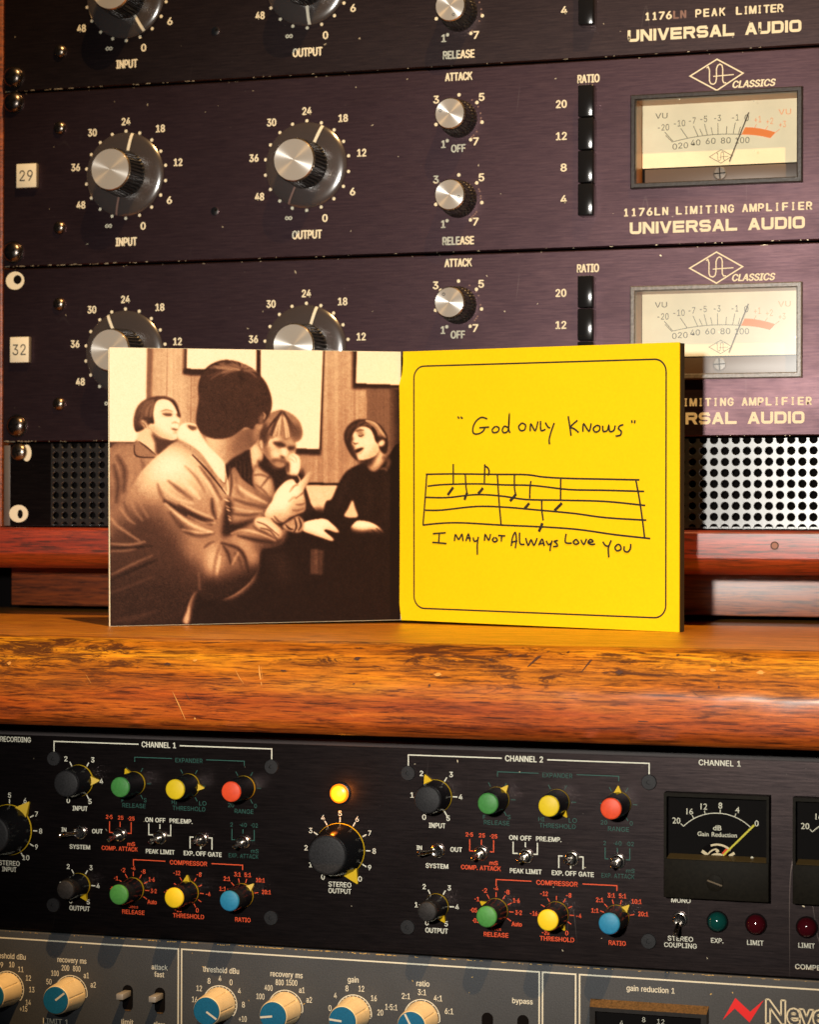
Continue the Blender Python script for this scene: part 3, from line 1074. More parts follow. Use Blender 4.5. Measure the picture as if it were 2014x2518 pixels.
def make_meter(parent, dz, bez):
    o = (364.7, 0, -40.3)
    x0, x1, z0, z1 = 325.0, 404.4, -62.1, -18.5
    YF = 13.0
    if 'face' not in _meter:
        xi0, xi1, zi0, zi1 = 327.4, 401.6, -59.4, -20.9
        # face plate
        fx0, fz1 = at(M1(225, 462), YF)
        fx1 = at(M1(1538, 400), YF)[0]
        zsh = at(M1(880, 965), YF)[1]
        b = MB()
        b.quadxz([(xi0 + 0.2, zsh), (xi1 - 0.2, zsh), (xi1 - 0.2, fz1 + 1.4), (xi0 + 0.2, fz1 + 1.4)], YF, FACE)
        zmid = at(M1(800, 822), YF)[1]
        _meter['face'] = b.mesh('dial_face', o, 0)
        b = MB()
        mp = lambda x, y: at(M1(x, y), YF)
        yv = YF - 0.15
        sm = MSCALE
        lw = 0.28
        # scale arc through three measured points
        P = [np.array(mp(*q)) for q in ((478, 763), (860, 700), (1310, 732))]
        A = np.array([[2 * (P[1] - P[0])[0], 2 * (P[1] - P[0])[1]], [2 * (P[2] - P[0])[0], 2 * (P[2] - P[0])[1]]])
        B = np.array([P[1] @ P[1] - P[0] @ P[0], P[2] @ P[2] - P[0] @ P[0]])
        C = np.linalg.solve(A, B)
        Rr = np.hypot(*(P[0] - C))
        ang = lambda q: atan2(*(np.array(mp(*q)) - C)[::-1])
        pol = lambda a, r: (C[0] + r * cos(a), C[1] + r * sin(a))
        a0, a1, az = ang((478, 763)), ang((1310, 732)), ang((1062, 702))
        b.ribbon([pol(a0 + (az - a0) * i / 16, Rr) for i in range(17)], lw, yv, sm)
        band = [mp(*q) for q in ((1062, 702), (1095, 638), (1160, 641), (1222, 649), (1292, 664), (1358, 682), (1310, 732), (1250, 718), (1188, 708), (1125, 703))]
        for i in range(4):
            b.quadxz([band[i + 1], band[i + 2], band[[8, 7, 7, 6][i]], band[[9, 8, 8, 7][i]]] if i != 2 else [band[3], band[4], band[7], band[8]], yv - 0.01 * i, MORANGE)
        b.quadxz([band[0], band[1], band[2], band[9]], yv - 0.05, MORANGE)
        b.quadxz([band[4], band[5], band[6], band[7]], yv - 0.06, MORANGE)
        for p_, q_ in (((478, 763), (403, 680)), ((470, 768), (411, 708)), ((600, 733), (540, 648)), ((690, 716), (650, 628)), ((730, 709), (704, 652)), ((770, 706), (745, 612)), ((815, 702), (802, 638)), ((862, 700), (860, 602)), ((932, 700), (937, 630)), ((990, 700), (1010, 598)), ((1037, 700), (1054, 634))):
            b.ribbon([mp(*p_), mp(*q_)], lw, yv - 0.02, sm)
        for p_, q_ in (((1192, 612), (1176, 645)), ((1290, 628), (1268, 660)), ((1392, 655), (1345, 690))):
            b.ribbon([mp(*p_), mp(*q_)], lw, yv - 0.08, MORANGE2)
        for s, q, m in (('-20', (392, 640), sm), ('-10', (530, 605), sm), ('-7', (640, 582), sm), ('-5', (738, 568), sm), ('-3', (857, 560), sm), ('-1', (1010, 555), sm), ('0', (1108, 558), sm), ('+1', (1203, 570), MORANGE2), ('+2', (1305, 585), MORANGE2), ('+3', (1415, 612), MORANGE2)):
            x, z = mp(*q)
            text(b, s, x, z, 2.9, m, yv, wd={1: 2.0, 2: 3.2}.get(len(s), 5.4))
        for s, q in (('0', (490, 805)), ('20', (562, 795)), ('40', (668, 770)), ('60', (798, 757)), ('80', (928, 752)), ('100', (1070, 750))):
            x, z = mp(*q)
            text(b, s, x, z, 2.7, sm, yv, wd={1: 2.1, 2: 4.6, 3: 6.6}[len(s)])
        x, z = mp(375, 540); text(b, 'VU', x, z, 2.5, sm, yv, wd=5.8)
        x, z = mp(1435, 505); text(b, 'VU', x, z, 2.5, MORANGE2, yv, wd=5.8)
        x, z = mp(886, 888)
        ua_logo(b, x, z, mp(985, 888)[0] - x, sm, yv, 0.25)
        _meter['scale'] = b.mesh('scale', o, 0)
        b = MB()
        p, q = mp(962, 938), mp(1130, 515)
        b.ribbon([p, q], 0.42, YF - 2.0, NEEDLE)
        _meter['needle'] = b.mesh('needle', o, 0)
        # inside walls
        b = MB()
        w = [(xi0, -1, zi0), (xi1, -1, zi0), (xi1, -1, zi1), (xi0, -1, zi1)]
        w2 = [(p_[0], YF + 0.5, p_[2]) for p_ in w]
        b.add(w + w2, [(i, (i + 1) % 4, (i + 1) % 4 + 4, i + 4) for i in range(4)], AMBERWALL)
        b.quadxz([(xi0, zi0), (xi1, zi0), (xi1, zi1), (xi0, zi1)], YF + 0.45, HOLE)
        _meter['case'] = b.mesh('meter_case', o, 0)
        b = MB()
        zt = at(M1(880, 975), YF - 1)[1]
        sx0 = at(M1(232, 1050), YF - 1)[0]
        b.box(sx0, xi1 - 0.1, YF - 1.0, YF + 0.3, zi0 + 0.02, zt, SHROUD, 0.2)
        _meter['shroud'] = b.mesh('lower_shroud', o)
        b = MB()
        x, z = at(M1(877, 1033), YF - 1.5)
        b.lathe([(3.1, 0), (3.1, 0.4), (2.7, 0.7), (0.02, 0.8)], GREYBEZEL, 24, x, YF - 1, z)
        for a in (0.05, 1.62):
            b.ribbon([(x - 2.7 * cos(a), z - 2.7 * sin(a)), (x + 2.7 * cos(a), z + 2.7 * sin(a))], 0.5, YF - 1.85 - 0.01 * a, HOLE)
        _meter['adj'] = b.mesh('adjusting_screw', o)
        b = MB()
        b.quadxz([(xi0 - 0.2, zi0 - 0.2), (xi1 + 0.2, zi0 - 0.2), (xi1 + 0.2, zi1 + 0.2), (xi0 - 0.2, zi1 + 0.2)], -1.6, GLASS)
        _meter['glass'] = b.mesh('meter_glass', o, 0)
    # bezel frame (own mesh per tone)
    key = 'bezel' + bez.name
    if key not in _meter:
        b = MB()
        outr = [(x0, -0.0), (x0 + 0.3, -3.0), (x0 + 1.0, -3.6)]
        rings = []
        for ins, y in ((0, 0.3), (0.0, -2.9), (0.5, -3.5), (2.0, -3.5), (2.4, -3.0), (2.5, -0.8)):
            rings.append([(x0 + ins, y, z0 + ins * 1.05), (x1 - ins, y, z0 + ins * 1.05), (x1 - ins, y, z1 - ins), (x0 + ins, y, z1 - ins)])
        vs = [p for r in rings for p in r]
        fs = []
        for k in range(len(rings) - 1):
            for i in range(4):
                j = (i + 1) % 4
                fs.append((k * 4 + j, k * 4 + i, k * 4 + 4 + i, k * 4 + 4 + j)[::-1])
        b.add(vs, fs, bez)
        _meter[key] = b.mesh('level_meter', o, 30)
    oo = (o[0], o[1], o[2] + dz)
    r = link('level_meter', _meter[key], parent, oo)
    for nm, k in (('dial_face', 'face'), ('scale', 'scale'), ('needle', 'needle'), ('meter_case', 'case'), ('lower_shroud', 'shroud'), ('adjusting_screw', 'adj'), ('meter_glass', 'glass')):
        g_ = link(nm, _meter[k], r, oo)
        if k == 'glass' and bez is GREYBEZEL:
            g_.material_slots[0].link = 'OBJECT'
            g_.material_slots[0].material = GLASSH


G1 = 'limiter units stacked in the rack'
make_limiter(1, 88.9, 'black rack limiter lettered peak limiter, topmost, its upper half out of view', G1, PANEL_OLD, ('1176LN', 'PEAK', 'LIMITER'), (150, 175, -60, 157), meter=False)
make_limiter(2, 0.0, 'purple black rack limiter with white number tile 29 and a bright cream meter', G1, PANEL, ('1176LN', 'LIMITING', 'AMPLIFIER'), (12, 25, -72, 105), tile=('29', (70, 434), 11.4, 12.4))
make_limiter(3, U, 'purple black rack limiter with white number tile 32, half hidden behind the sleeve', G1, PANEL, ('1176LN', 'LIMITING', 'AMPLIFIER'), (-25, 17, -35, 60), tile=('32', (53, 861), 10.8, 13.2), bezel=GREYBEZEL)

# ------------------------------------------------------------------ punched vent panel
vp = thing('vent_panel', 'punched metal vent panel of round holes below the limiters, above the red rail', 'vent panel', (240, 0, -220.5))
z0, z1 = -219.6, -178.3
px = 5.06
xs0, xs1 = 27.3, 27.3 + px * 85
rows = [(-184.1 - 5.06 * k) for k in range(-1, 8)]
b = MB()
r = 1.68
n = 16
for i in range(85):
    cx = 29.85 + px * i
    for k, cz in enumerate(rows):
        # square cell with a round hole, rolled rim
        lo_z, hi_z = cz - px / 2, cz + px / 2
        sq, ci, c2 = [], [], []
        for j in range(n):
            a = 2 * pi * j / n
            s_ = max(abs(cos(a)), abs(sin(a)))
            sq.append((cx + px / 2 * cos(a) / s_, min(max(cz + px / 2 * sin(a) / s_, z0), z1)))
            ci.append((cx + (r + 0.3) * cos(a), min(max(cz + (r + 0.3) * sin(a), z0), z1)))
            c2.append((cx + r * cos(a), min(max(cz + r * sin(a), z0), z1)))
        vs = [(p[0], 0.4, p[1]) for p in sq] + [(p[0], 0.4, p[1]) for p in ci] + [(p[0], 0.75, p[1]) for p in c2] + [(p[0], 2.0, p[1]) for p in c2]
        fs = []
        for ring in range(3):
            for j in range(n):
                q = (j + 1) % n
                fs.append((ring * n + j, ring * n + q, (ring + 1) * n + q, (ring + 1) * n + j))
        b.add(vs, fs, GRILLE)
for (xa, xb) in ((4.5, xs0), (xs1, 480)):
    b.quadxz([(xa, z0), (xb, z0), (xb, z1), (xa, z1)], 0.4, BLACKP if xa < 10 else GRILLE)
b.box(4.5, 480, 1.8, 2.4, z0 - 0.3, z0 + 0.6, GRILLE)
build('punched_sheet', b, vp, (240, 0, -200), 40)
b = MB()
b.box(0.6, 482, 6, 8, -220.2, -178.0, HOLE)
build('backing', b, vp, (240, 7, -200), 0)
b = MB()
b.box(0.8, 4.3, 0.8, 5, -219.8, -179.0, RAILGREY, 0.2)
build('end_strip', b, vp, (2, 1, -200), 30)
b = MB()
x, z = at((64, 1114), 0)
b.quadxz([(x + 2.6 * cos(t), z + 4.2 * sin(t)) for t in [i * 2 * pi / 20 for i in range(20)]], 0.3, TILE)
build('washer', b, vp, (x, 0, z), 0)
link('rack_screw', PANELSCREW, vp, (9.6, 0.2, -182.4)).scale = (1.35, 1.1, 1.35)
b = MB()
x, z = at((44, 1263), 0)
b.quadxz([(x + 5.3 * cos(t) * (1.0), z + 4.4 * sin(t)) for t in [i * 2 * pi / 24 for i in range(24)]], 0.3, TILE)
b.disc(x + 0.9, z - 0.2, 2.3, 0.24, HOLE, 20, 1.5)
build('mounting_slot', b, vp, (x, 0, z), 0)

# ------------------------------------------------------------------ the gatefold sleeve
PL, PF, PR = np.array([107.6, -104.0]), np.array([221.0, -27.0]), np.array([360.0, -67.0])
LEAN = 0.024        # it rests on its outer corners, the fold a touch off the shelf
_ax = (PR - PL) / np.hypot(*(PR - PL))
_bk = np.array([-_ax[1], _ax[0]])
HS = 125.2
sl = thing('cd_sleeve', 'open gatefold music sleeve, sepia group photo on the left, yellow handwritten page on the right', 'cd sleeve', (225, -50, ZS))


def paneluv(P, Q):
    d = Q - P
    L_ = hypot(*d)
    u = d / L_
    nrm = np.array([u[1], -u[0]])   # towards the viewer
    if nrm[1] > 0:
        nrm = -nrm
    return L_, u, nrm


def p3(P, u, nrm, s, t, off):
    """s along, t up from the shelf, off towards the viewer"""
    q = P + u * s + nrm * off
    d = float(np.dot(q - PL, _bk))
    q = q - _bk * (t * LEAN)
    return (q[0], q[1], ZS + 0.05 + t + max(0.0, d) * LEAN)


def slab(mb, P, u, nrm, s0, s1, t0, t1, o0, o1, mfront, medge, mback=None):
    vs = [p3(P, u, nrm, s, t, o) for s in (s0, s1) for t in (t0, t1) for o in (o0, o1)]
    mb.add(vs, [(1, 5, 7, 3)], mfront)
    mb.add(vs, [(0, 2, 6, 4)], mback or mfront)
    mb.add(vs, [(0, 1, 3, 2), (4, 6, 7, 5), (0, 4, 5, 1), (2, 3, 7, 6)], medge)


# --- sepia picture, painted tone by tone on a fine vertex grid
GW, GH = 440, 420
T = np.full((GH, GW), 0.5)
yy, xx = np.mgrid[0:GH, 0:GW]
rng = np.random.default_rng(5)


def g2(p):
    x, y = p
    f = (y - 48) / 1530
    xl, xr = 55 + 32 * f, 1690 + 8 * f
    s = (x - xl) / (xr - xl)
    yt, yb = 48 - 2 * s, 1588 - 40 * s
    return s * GW, (y - yt) / (yb - yt) * GH


def spline(pts, closed=True, k=6):
    P = np.array(pts, float)
    n = len(P)
    out = []
    for i in range(n if closed else n - 1):
        p0 = P[(i - 1) % n] if closed or i > 0 else P[i]
        p1, p2 = P[i], P[(i + 1) % n]
        p3_ = P[(i + 2) % n] if closed or i + 2 < n else P[(i + 1) % n]
        for j in range(k):
            t = j / k
            out.append(0.5 * (2 * p1 + (p2 - p0) * t + (2 * p0 - 5 * p1 + 4 * p2 - p3_) * t * t + (3 * p1 - p0 - 3 * p2 + p3_) * t ** 3))
    if not closed:
        out.append(P[-1])
    return np.array(out)


def blur(a, r):
    if r <= 0:
        return a
    n = int(max(1, round(r * 2)))
    k = np.exp(-0.5 * (np.arange(-n, n + 1) / r) ** 2)
    k /= k.sum()
    a = np.apply_along_axis(lambda v: np.convolve(np.pad(v, n, 'edge'), k, 'valid'), 0, a)
    return np.apply_along_axis(lambda v: np.convolve(np.pad(v, n, 'edge'), k, 'valid'), 1, a)


def mask(pts, soft=0.7, smooth=True):
    P = np.array([g2(p) for p in (spline(pts) if smooth else pts)])
    m = np.zeros((GH, GW))
    ys = np.arange(GH) + 0.5
    xs = np.arange(GW) + 0.5
    n = len(P)
    cr = [[] for _ in range(GH)]
    for i in range(n):
        (x0_, y0_), (x1_, y1_) = P[i], P[(i + 1) % n]
        if y0_ == y1_:
            continue
        if y0_ > y1_:
            x0_, y0_, x1_, y1_ = x1_, y1_, x0_, y0_
        for r_ in range(max(0, int(math.ceil(y0_ - 0.5))), min(GH, int(math.ceil(y1_ - 0.5)))):
            cr[r_].append(x0_ + (ys[r_] - y0_) * (x1_ - x0_) / (y1_ - y0_))
    for r_ in range(GH):
        c = sorted(cr[r_])
        for i in range(0, len(c) - 1, 2):
            a, e = c[i], c[i + 1]
            m[r_] = np.maximum(m[r_], np.clip(np.minimum(xs - a, e - xs) + 0.5, 0, 1))
    return blur(m, soft)


def fill(pts, tone, soft=0.7, smooth=True, alpha=1.0, clip=None, vol=None):
    """tone: number or function of picture coords (0..1724)"""
    global T
    m = mask(pts, soft, smooth) * alpha
    if clip is not None:
        m = m * clip
    t_ = np.full((GH, GW), tone, float) if not callable(tone) else tone(PX, PY) + np.zeros((GH, GW))
    if vol:
        dx, dy, r_, amt = vol
        sh = blur(m, r_)
        sh = np.roll(np.roll(sh, dy, 0), dx, 1)
        t_ = t_ + amt * (sh - 0.78)
    T = T * (1 - m) + t_ * m
    return m


PX = xx / GW * 1640 + 70
PY = yy / GH * 1525 + 48


def stroke(pts, wd, tone, soft=0.8, alpha=1.0, clip=None):
    global T
    Pp = np.array([g2(p) for p in spline(pts, False, 5)])
    d = np.full((GH, GW), 1e9)
    x0_, x1_ = int(max(0, Pp[:, 0].min() - 14)), int(min(GW, Pp[:, 0].max() + 14))
    y0_, y1_ = int(max(0, Pp[:, 1].min() - 14)), int(min(GH, Pp[:, 1].max() + 14))
    if x1_ <= x0_ or y1_ <= y0_:
        return
    X, Yg = xx[y0_:y1_, x0_:x1_] + 0.5, yy[y0_:y1_, x0_:x1_] + 0.5
    dd = np.full(X.shape, 1e9)
    ws = np.zeros(X.shape)
    n = len(Pp)
    for i in range(n - 1):
        a, e = Pp[i], Pp[i + 1]
        v = e - a
        l2 = v @ v + 1e-9
        t = np.clip(((X - a[0]) * v[0] + (Yg - a[1]) * v[1]) / l2, 0, 1)
        q = np.hypot(X - a[0] - t * v[0], Yg - a[1] - t * v[1])
        tt = (i + t) / (n - 1)
        wloc = wd * GW / 1640 / 2 * (0.35 + 0.65 * np.sin(pi * np.clip(tt, 0.03, 0.97)))
        q = q - wloc
        dd = np.minimum(dd, q)
    m = np.clip(0.5 - dd / (2 * soft), 0, 1) * alpha
    if clip is not None:
        m = m * clip[y0_:y1_, x0_:x1_]
    T[y0_:y1_, x0_:x1_] = T[y0_:y1_, x0_:x1_] * (1 - m) + tone * m


# wall of veneer with grain
gr = rng.normal(0, 1, (1, GW)).repeat(GH, 0) + 0.5 * rng.normal(0, 1, (GH, GW))
gr = blur(gr, 1.0)
wv = 0.625 + 0.025 * gr + 0.06 * np.sin(PX / 55) * 0.4 + 0.07 * np.exp(-((PX - 390) / 90) ** 2)
T[:] = wv
for xq in (372, 505, 1395):
    stroke([(xq, 40), (xq, 1000)], 5, 0.46, 1.0, 0.7)
fill([(1492, 262), (1700, 262), (1700, 900), (1492, 900)], lambda X, Yq: 0.40 + 0.03 * gr - 0.0 * X, 1.0, False)
fill([(1195, 40), (1440, 40), (1440, 300), (1495, 300), (1495, 800), (1195, 800)], lambda X, Yq: 0.665 + 0.03 * gr - 0.00012 * Yq, 1.2, False)
fill([(1080, 560), (1195, 600), (1495, 560), (1495, 800), (1080, 800)], lambda X, Yq: 0.59 + 0.03 * gr, 2, False)
fill([(40, 40), (262, 40), (262, 570), (40, 570)], 0.975, 0.8, False)
fill([(262, 40), (292, 40), (288, 330), (262, 330)], 0.40, 1.5, False)
fill([(60, 568), (262, 568), (262, 600), (60, 600)], 0.22, 1.0, False)
fill([(462, 40), (600, 40), (600, 196), (462, 190)], 0.2, 2.0, False)
fill([(462, 160), (640, 160), (600, 196), (462, 190)], 0.14, 1.5, False)
fill([(480, 40), (868, 40), (868, 168), (480, 158)], 0.97, 0.8, False)
fill([(866, 40), (892, 40), (890, 200), (866, 200)], 0.14, 1.0, False)
fill([(1080, 590), (1236, 590), (1234, 632), (1085, 625)], 0.13, 1.8, False)
fill([(1226, 40), (1252, 40), (1238, 600), (1222, 600)], 0.13, 1.0, False)
fill([(890, 40), (1243, 40), (1225, 596), (1085, 590), (900, 590)], 0.975, 0.8, False)
fill([(1412, 40), (1700, 40), (1700, 258), (1412, 258)], 0.12, 2.0, False)
fill([(1438, 40), (1702, 40), (1702, 232), (1432, 226)], 0.975, 0.8, False)
fill([(1150, 782), (1360, 784), (1360, 800), (1150, 796)], 0.10, 0.8, False)
fill([(1150, 800), (1360, 800), (1270, 960), (1180, 960)], 0.80, 1.2, False)

# ---- man at the back left
fill([(70, 615), (190, 575), (226, 556), (330, 640), (430, 560), (480, 700), (330, 960), (70, 1020)], lambda X, Yq: 0.44 + 0.0003 * (X - 120) - 0.0003 * np.clip(Yq - 700, 0, 400), 1.0, vol=(-5, -5, 9, 0.35))
for q, wd_, tn in (([(112, 650), (150, 730), (146, 840)], 24, 0.16), ([(92, 700), (116, 800), (108, 900)], 20, 0.13), ([(176, 660), (190, 740), (176, 830)], 14, 0.60), ([(240, 670), (262, 740), (240, 820)], 18, 0.34), ([(300, 690), (280, 770), (250, 860)], 16, 0.30)):
    stroke(q, wd_, tn, 4, 0.75)
fill([(214, 560), (226, 505), (262, 490), (300, 520), (335, 640), (270, 610)], 0.78, 1.4)
fill([(292, 515), (340, 545), (430, 552), (432, 566), (330, 640), (312, 570)], 0.24, 2.2)
stroke([(200, 585), (214, 645), (310, 652)], 9, 0.13, 1.0)
fill([(208, 580), (228, 566), (310, 636), (216, 640)], 0.50, 1.0)
stroke([(226, 566), (270, 598), (316, 638)], 8, 0.20, 1.0)
mA = fill([(308, 338), (345, 322), (385, 330), (414, 356), (434, 400), (446, 452), (440, 466), (438, 490), (438, 512), (428, 545), (400, 554), (345, 536), (292, 496), (276, 462), (292, 400)], lambda X, Yq: 0.95 - 0.0006 * np.clip(330 - X, 0, 200), 0.8)
fill([(270, 470), (300, 470), (350, 520), (425, 548), (390, 565), (320, 540), (280, 505)], 0.58, 5.0, True, 0.85, mA)
fill([(344, 402), (372, 392), (404, 398), (406, 418), (372, 424), (350, 416)], 0.62, 2.2, True, 0.8, mA)
fill([(350, 410), (376, 408), (404, 412), (398, 422), (372, 423)], 0.26, 1.2, True, 0.95, mA)
stroke([(344, 396), (372, 388), (404, 396)], 7, 0.48, 1.2, 0.9)
fill([(424, 410), (440, 408), (446, 428), (432, 426)], 0.30, 1.4, True, 0.9)
stroke([(404, 462), (420, 456), (438, 464)], 8, 0.52, 1.6, 0.9)
fill([(396, 492), (416, 490), (438, 494), (432, 502), (410, 500)], 0.34, 1.2, True, 0.95)
fill([(408, 512), (424, 508), (436, 512), (424, 520)], 0.52, 1.6, True, 0.9)
hA = fill([(198, 490), (194, 440), (215, 370), (268, 326), (345, 314), (400, 326), (428, 356), (444, 405), (448, 430), (436, 412), (414, 366), (384, 336), (342, 330), (312, 350), (300, 410), (306, 462), (284, 466), (262, 484), (244, 500), (212, 512)], 0.27, 1.2, vol=(-2, -3, 5, 0.3))
for q, tn in (([(262, 420), (270, 380), (300, 345)], 0.58), ([(286, 425), (292, 385), (304, 352)], 0.62), ([(240, 400), (258, 360), (300, 335)], 0.46), ([(226, 450), (240, 400), (262, 366)], 0.36), ([(300, 334), (350, 320), (396, 330)], 0.40), ([(210, 520), (214, 460), (232, 410)], 0.18), ([(245, 470), (256, 440), (284, 440)], 0.14)):
    stroke(q, 11, tn, 2.2, 0.7, hA)
fill([(234, 452), (250, 448), (272, 470), (274, 490), (258, 492), (240, 474)], 0.70, 1.4)
stroke([(240, 460), (254, 472), (262, 488)], 6, 0.36, 1.2)

# ---- man in the middle, hand to his face
fill([(700, 660), (850, 600), (900, 620), (1090, 690), (1130, 760), (1180, 900), (1210, 1010), (700, 1040)], 0.13, 1.2)
for i in range(9):
    x = 745 + i * 12
    stroke([(x, 660 + i * 3), (x + 4, 740), (x, 830)], 5, 0.24 if i % 2 else 0.09, 1.6, 0.7)
fill([(838, 590), (872, 560), (912, 640), (858, 716), (842, 660)], 0.74, 1.2, vol=(-2, -2, 5, 0.4))
fill([(855, 720), (880, 690), (960, 730), (990, 800), (985, 880), (930, 880), (858, 805)], 0.60, 1.6, vol=(-4, -3, 7, 0.5))
for q, tn in (([(862, 745), (900, 742), (950, 760)], 0.30), ([(900, 810), (930, 770), (960, 740)], 0.28), ([(872, 800), (915, 830), (945, 870)], 0.34)):
    stroke(q, 10, tn, 2.0, 0.8)
fill([(880, 660), (930, 690), (1020, 690), (1040, 760), (1010, 880), (985, 860), (960, 760), (900, 710)], 0.11, 2.0)
mC = fill([(905, 545), (930, 500), (1040, 505), (1092, 560), (1090, 620), (1064, 668), (1035, 692), (990, 700), (945, 664), (912, 615)], 0.62, 1.2)
fill([(932, 540), (965, 528), (1000, 545), (985, 590), (950, 590), (936, 570)], 0.86, 3.0, True, 0.9, mC)
fill([(1014, 575), (1040, 580), (1046, 632), (1020, 644), (1008, 620)], 0.93, 2.4, True, 0.95, mC)
fill([(956, 606), (1000, 606), (1004, 640), (970, 648)], 0.88, 3.0, True, 0.9, mC)
fill([(905, 560), (932, 590), (940, 650), (980, 700), (930, 690), (900, 620)], 0.38, 4.0, True, 0.8, mC)
fill([(962, 560), (1000, 556), (1038, 574), (1030, 590), (995, 586), (972, 574)], 0.14, 1.8, True, 0.95)
fill([(1044, 584), (1070, 580), (1090, 586), (1078, 602), (1052, 602)], 0.14, 1.8, True, 0.95)
fill([(1006, 632), (1026, 640), (1032, 652), (1014, 652)], 0.22, 1.6, True, 0.95)
fill([(956, 660), (985, 652), (1036, 662), (1032, 674), (985, 668), (962, 674)], 0.30, 2.0, True, 0.9)
fill([(950, 680), (985, 690), (1034, 688), (1010, 704), (965, 702)], 0.46, 3.0, True, 0.8)
stroke([(975, 684), (1000, 690), (1020, 690)], 7, 0.60, 1.6, 0.8)
hC = fill([(884, 570), (890, 500), (915, 430), (955, 394), (1010, 380), (1070, 402), (1115, 446), (1132, 505), (1120, 545), (1085, 562), (1062, 535), (1030, 552), (1000, 520), (965, 540), (945, 545), (925, 590), (900, 606)], 0.52, 1.2)
rr_c = rng
for i in range(34):
    f = rr_c.uniform(-1, 1)
    q = [(1014 + 10 * f, 396), (1014 + 60 * f, 440 + 15 * abs(f)), (1014 + 100 * f, 540 - 30 * abs(f))]
    base_t = 0.82 if -0.55 < f < 0.45 else 0.26
    stroke(q, rr_c.uniform(5, 11), base_t + rr_c.uniform(-0.22, 0.10), 1.6, 0.6, hC)
fill([(886, 470), (930, 460), (935, 545), (905, 600), (884, 570)], 0.18, 3.0, True, 0.85, hC)
fill([(1070, 470), (1100, 465), (1126, 500), (1110, 540), (1076, 530)], 0.30, 3.0, True, 0.8, hC)
fill([(1000, 384), (1024, 382), (1030, 410), (1008, 410)], 0.22, 2.2, True, 0.8, hC)
fill([(886, 560), (900, 545), (910, 575), (906, 600), (892, 590)], 0.72, 1.4)
fill([(1040, 690), (1044, 645), (1070, 622), (1100, 630), (1118, 662), (1114, 720), (1095, 750), (1052, 745), (1040, 720)], 0.92, 1.0, vol=(3, -2, 5, 0.35))
fill([(1034, 668), (1058, 672), (1060, 700), (1054, 734), (1036, 712)], 0.20, 2.0, True, 0.9)
stroke([(1048, 652), (1070, 656), (1086, 670)], 6, 0.62, 1.6, 0.8)
stroke([(1070, 632), (1090, 646), (1098, 672)], 5, 0.66, 1.6, 0.8)
fill([(1030, 742), (1112, 744), (1130, 700), (1150, 790), (1100, 800), (1040, 790)], 0.14, 2.0)
stroke([(1104, 744), (1118, 770), (1116, 800)], 8, 0.72, 1.2)

# ---- man on the right, head tilted back
fill([(1250, 960), (1300, 870), (1345, 770), (1400, 705), (1500, 668), (1540, 715), (1620, 630), (1700, 640), (1720, 1600), (1230, 1600)], 0.075, 1.2)
for q, tn in (([(1400, 730), (1380, 800), (1330, 900)], 0.13), ([(1500, 760), (1520, 860), (1500, 960)], 0.11), ([(1600, 740), (1620, 860), (1600, 980)], 0.12)):
    stroke(q, 26, tn, 6, 0.8)
fill([(1505, 655), (1560, 590), (1598, 598), (1610, 640), (1565, 706), (1528, 716), (1500, 690)], 0.76, 1.6, vol=(-3, -2, 6, 0.5))
fill([(1450, 660), (1500, 640), (1555, 600), (1560, 620), (1520, 690), (1470, 690)], 0.13, 3.5, True, 0.95)
stroke([(1596, 640), (1625, 660), (1612, 700)], 28, 0.30, 3.0, 0.9)
stroke([(1580, 704), (1600, 700), (1612, 712)], 10, 0.45, 2.0, 0.8)
mD = fill([(1404, 540), (1422, 486), (1470, 466), (1525, 480), (1548, 550), (1568, 575), (1552, 622), (1510, 645), (1470, 652), (1444, 648), (1436, 620), (1415, 580)], 0.92, 1.2)
fill([(1545, 560), (1570, 580), (1550, 630), (1500, 655), (1450, 656), (1480, 640), (1530, 610)], 0.60, 5.0, True, 0.85, mD)
fill([(1434, 488), (1465, 486), (1482, 500), (1478, 522), (1455, 524), (1438, 505)], 0.52, 2.4, True, 0.9, mD)
stroke([(1436, 494), (1456, 486), (1478, 488)], 9, 0.28, 1.5, 0.9)
stroke([(1450, 518), (1462, 522), (1478, 514)], 8, 0.20, 1.4, 0.95)
fill([(1402, 530), (1416, 520), (1422, 540), (1412, 556), (1402, 550)], 0.22, 2.0, True, 0.9)
stroke([(1420, 558), (1432, 564), (1446, 560)], 9, 0.30, 1.6, 0.95)
fill([(1424, 606), (1446, 590), (1482, 584), (1466, 602), (1440, 616)], 0.09, 1.3, True, 1.0)
stroke([(1436, 626), (1458, 618), (1474, 606)], 7, 0.62, 1.6, 0.9)
fill([(1404, 570), (1424, 575), (1432, 620), (1450, 655), (1420, 630)], 0.18, 2.5, True, 0.95)
hD = fill([(1372, 560), (1366, 510), (1390, 462), (1440, 430), (1500, 428), (1570, 456), (1612, 510), (1620, 580), (1604, 618), (1578, 600), (1562, 560), (1548, 545), (1535, 510), (1512, 478), (1470, 466), (1434, 486), (1410, 535), (1416, 590), (1448, 660), (1405, 625)], 0.15, 1.2)
for i in range(16):
    f = rng.uniform(0, 1)
    q = [(1494 + 10 * f, 434 + 4 * f), (1545 + 10 * f, 450 + 34 * f), (1606 - 40 * f, 525 + 10 * f)]
    stroke(q, rng.uniform(6, 12), rng.uniform(0.48, 0.80), 1.8, 0.75, hD)
for q, tn in (([(1440, 470), (1460, 446), (1486, 440)], 0.42), ([(1384, 540), (1396, 492), (1430, 456)], 0.28), ([(1470, 468), (1500, 452), (1520, 470)], 0.50)):
    stroke(q, 12, tn, 2.2, 0.7, hD)
fill([(1545, 520), (1600, 525), (1618, 560), (1600, 615), (1575, 605), (1556, 560)], 0.12, 2.0, True, 0.9, hD)
fill([(1562, 560), (1585, 540), (1600, 548), (1594, 570), (1570, 576)], 0.84, 1.4)
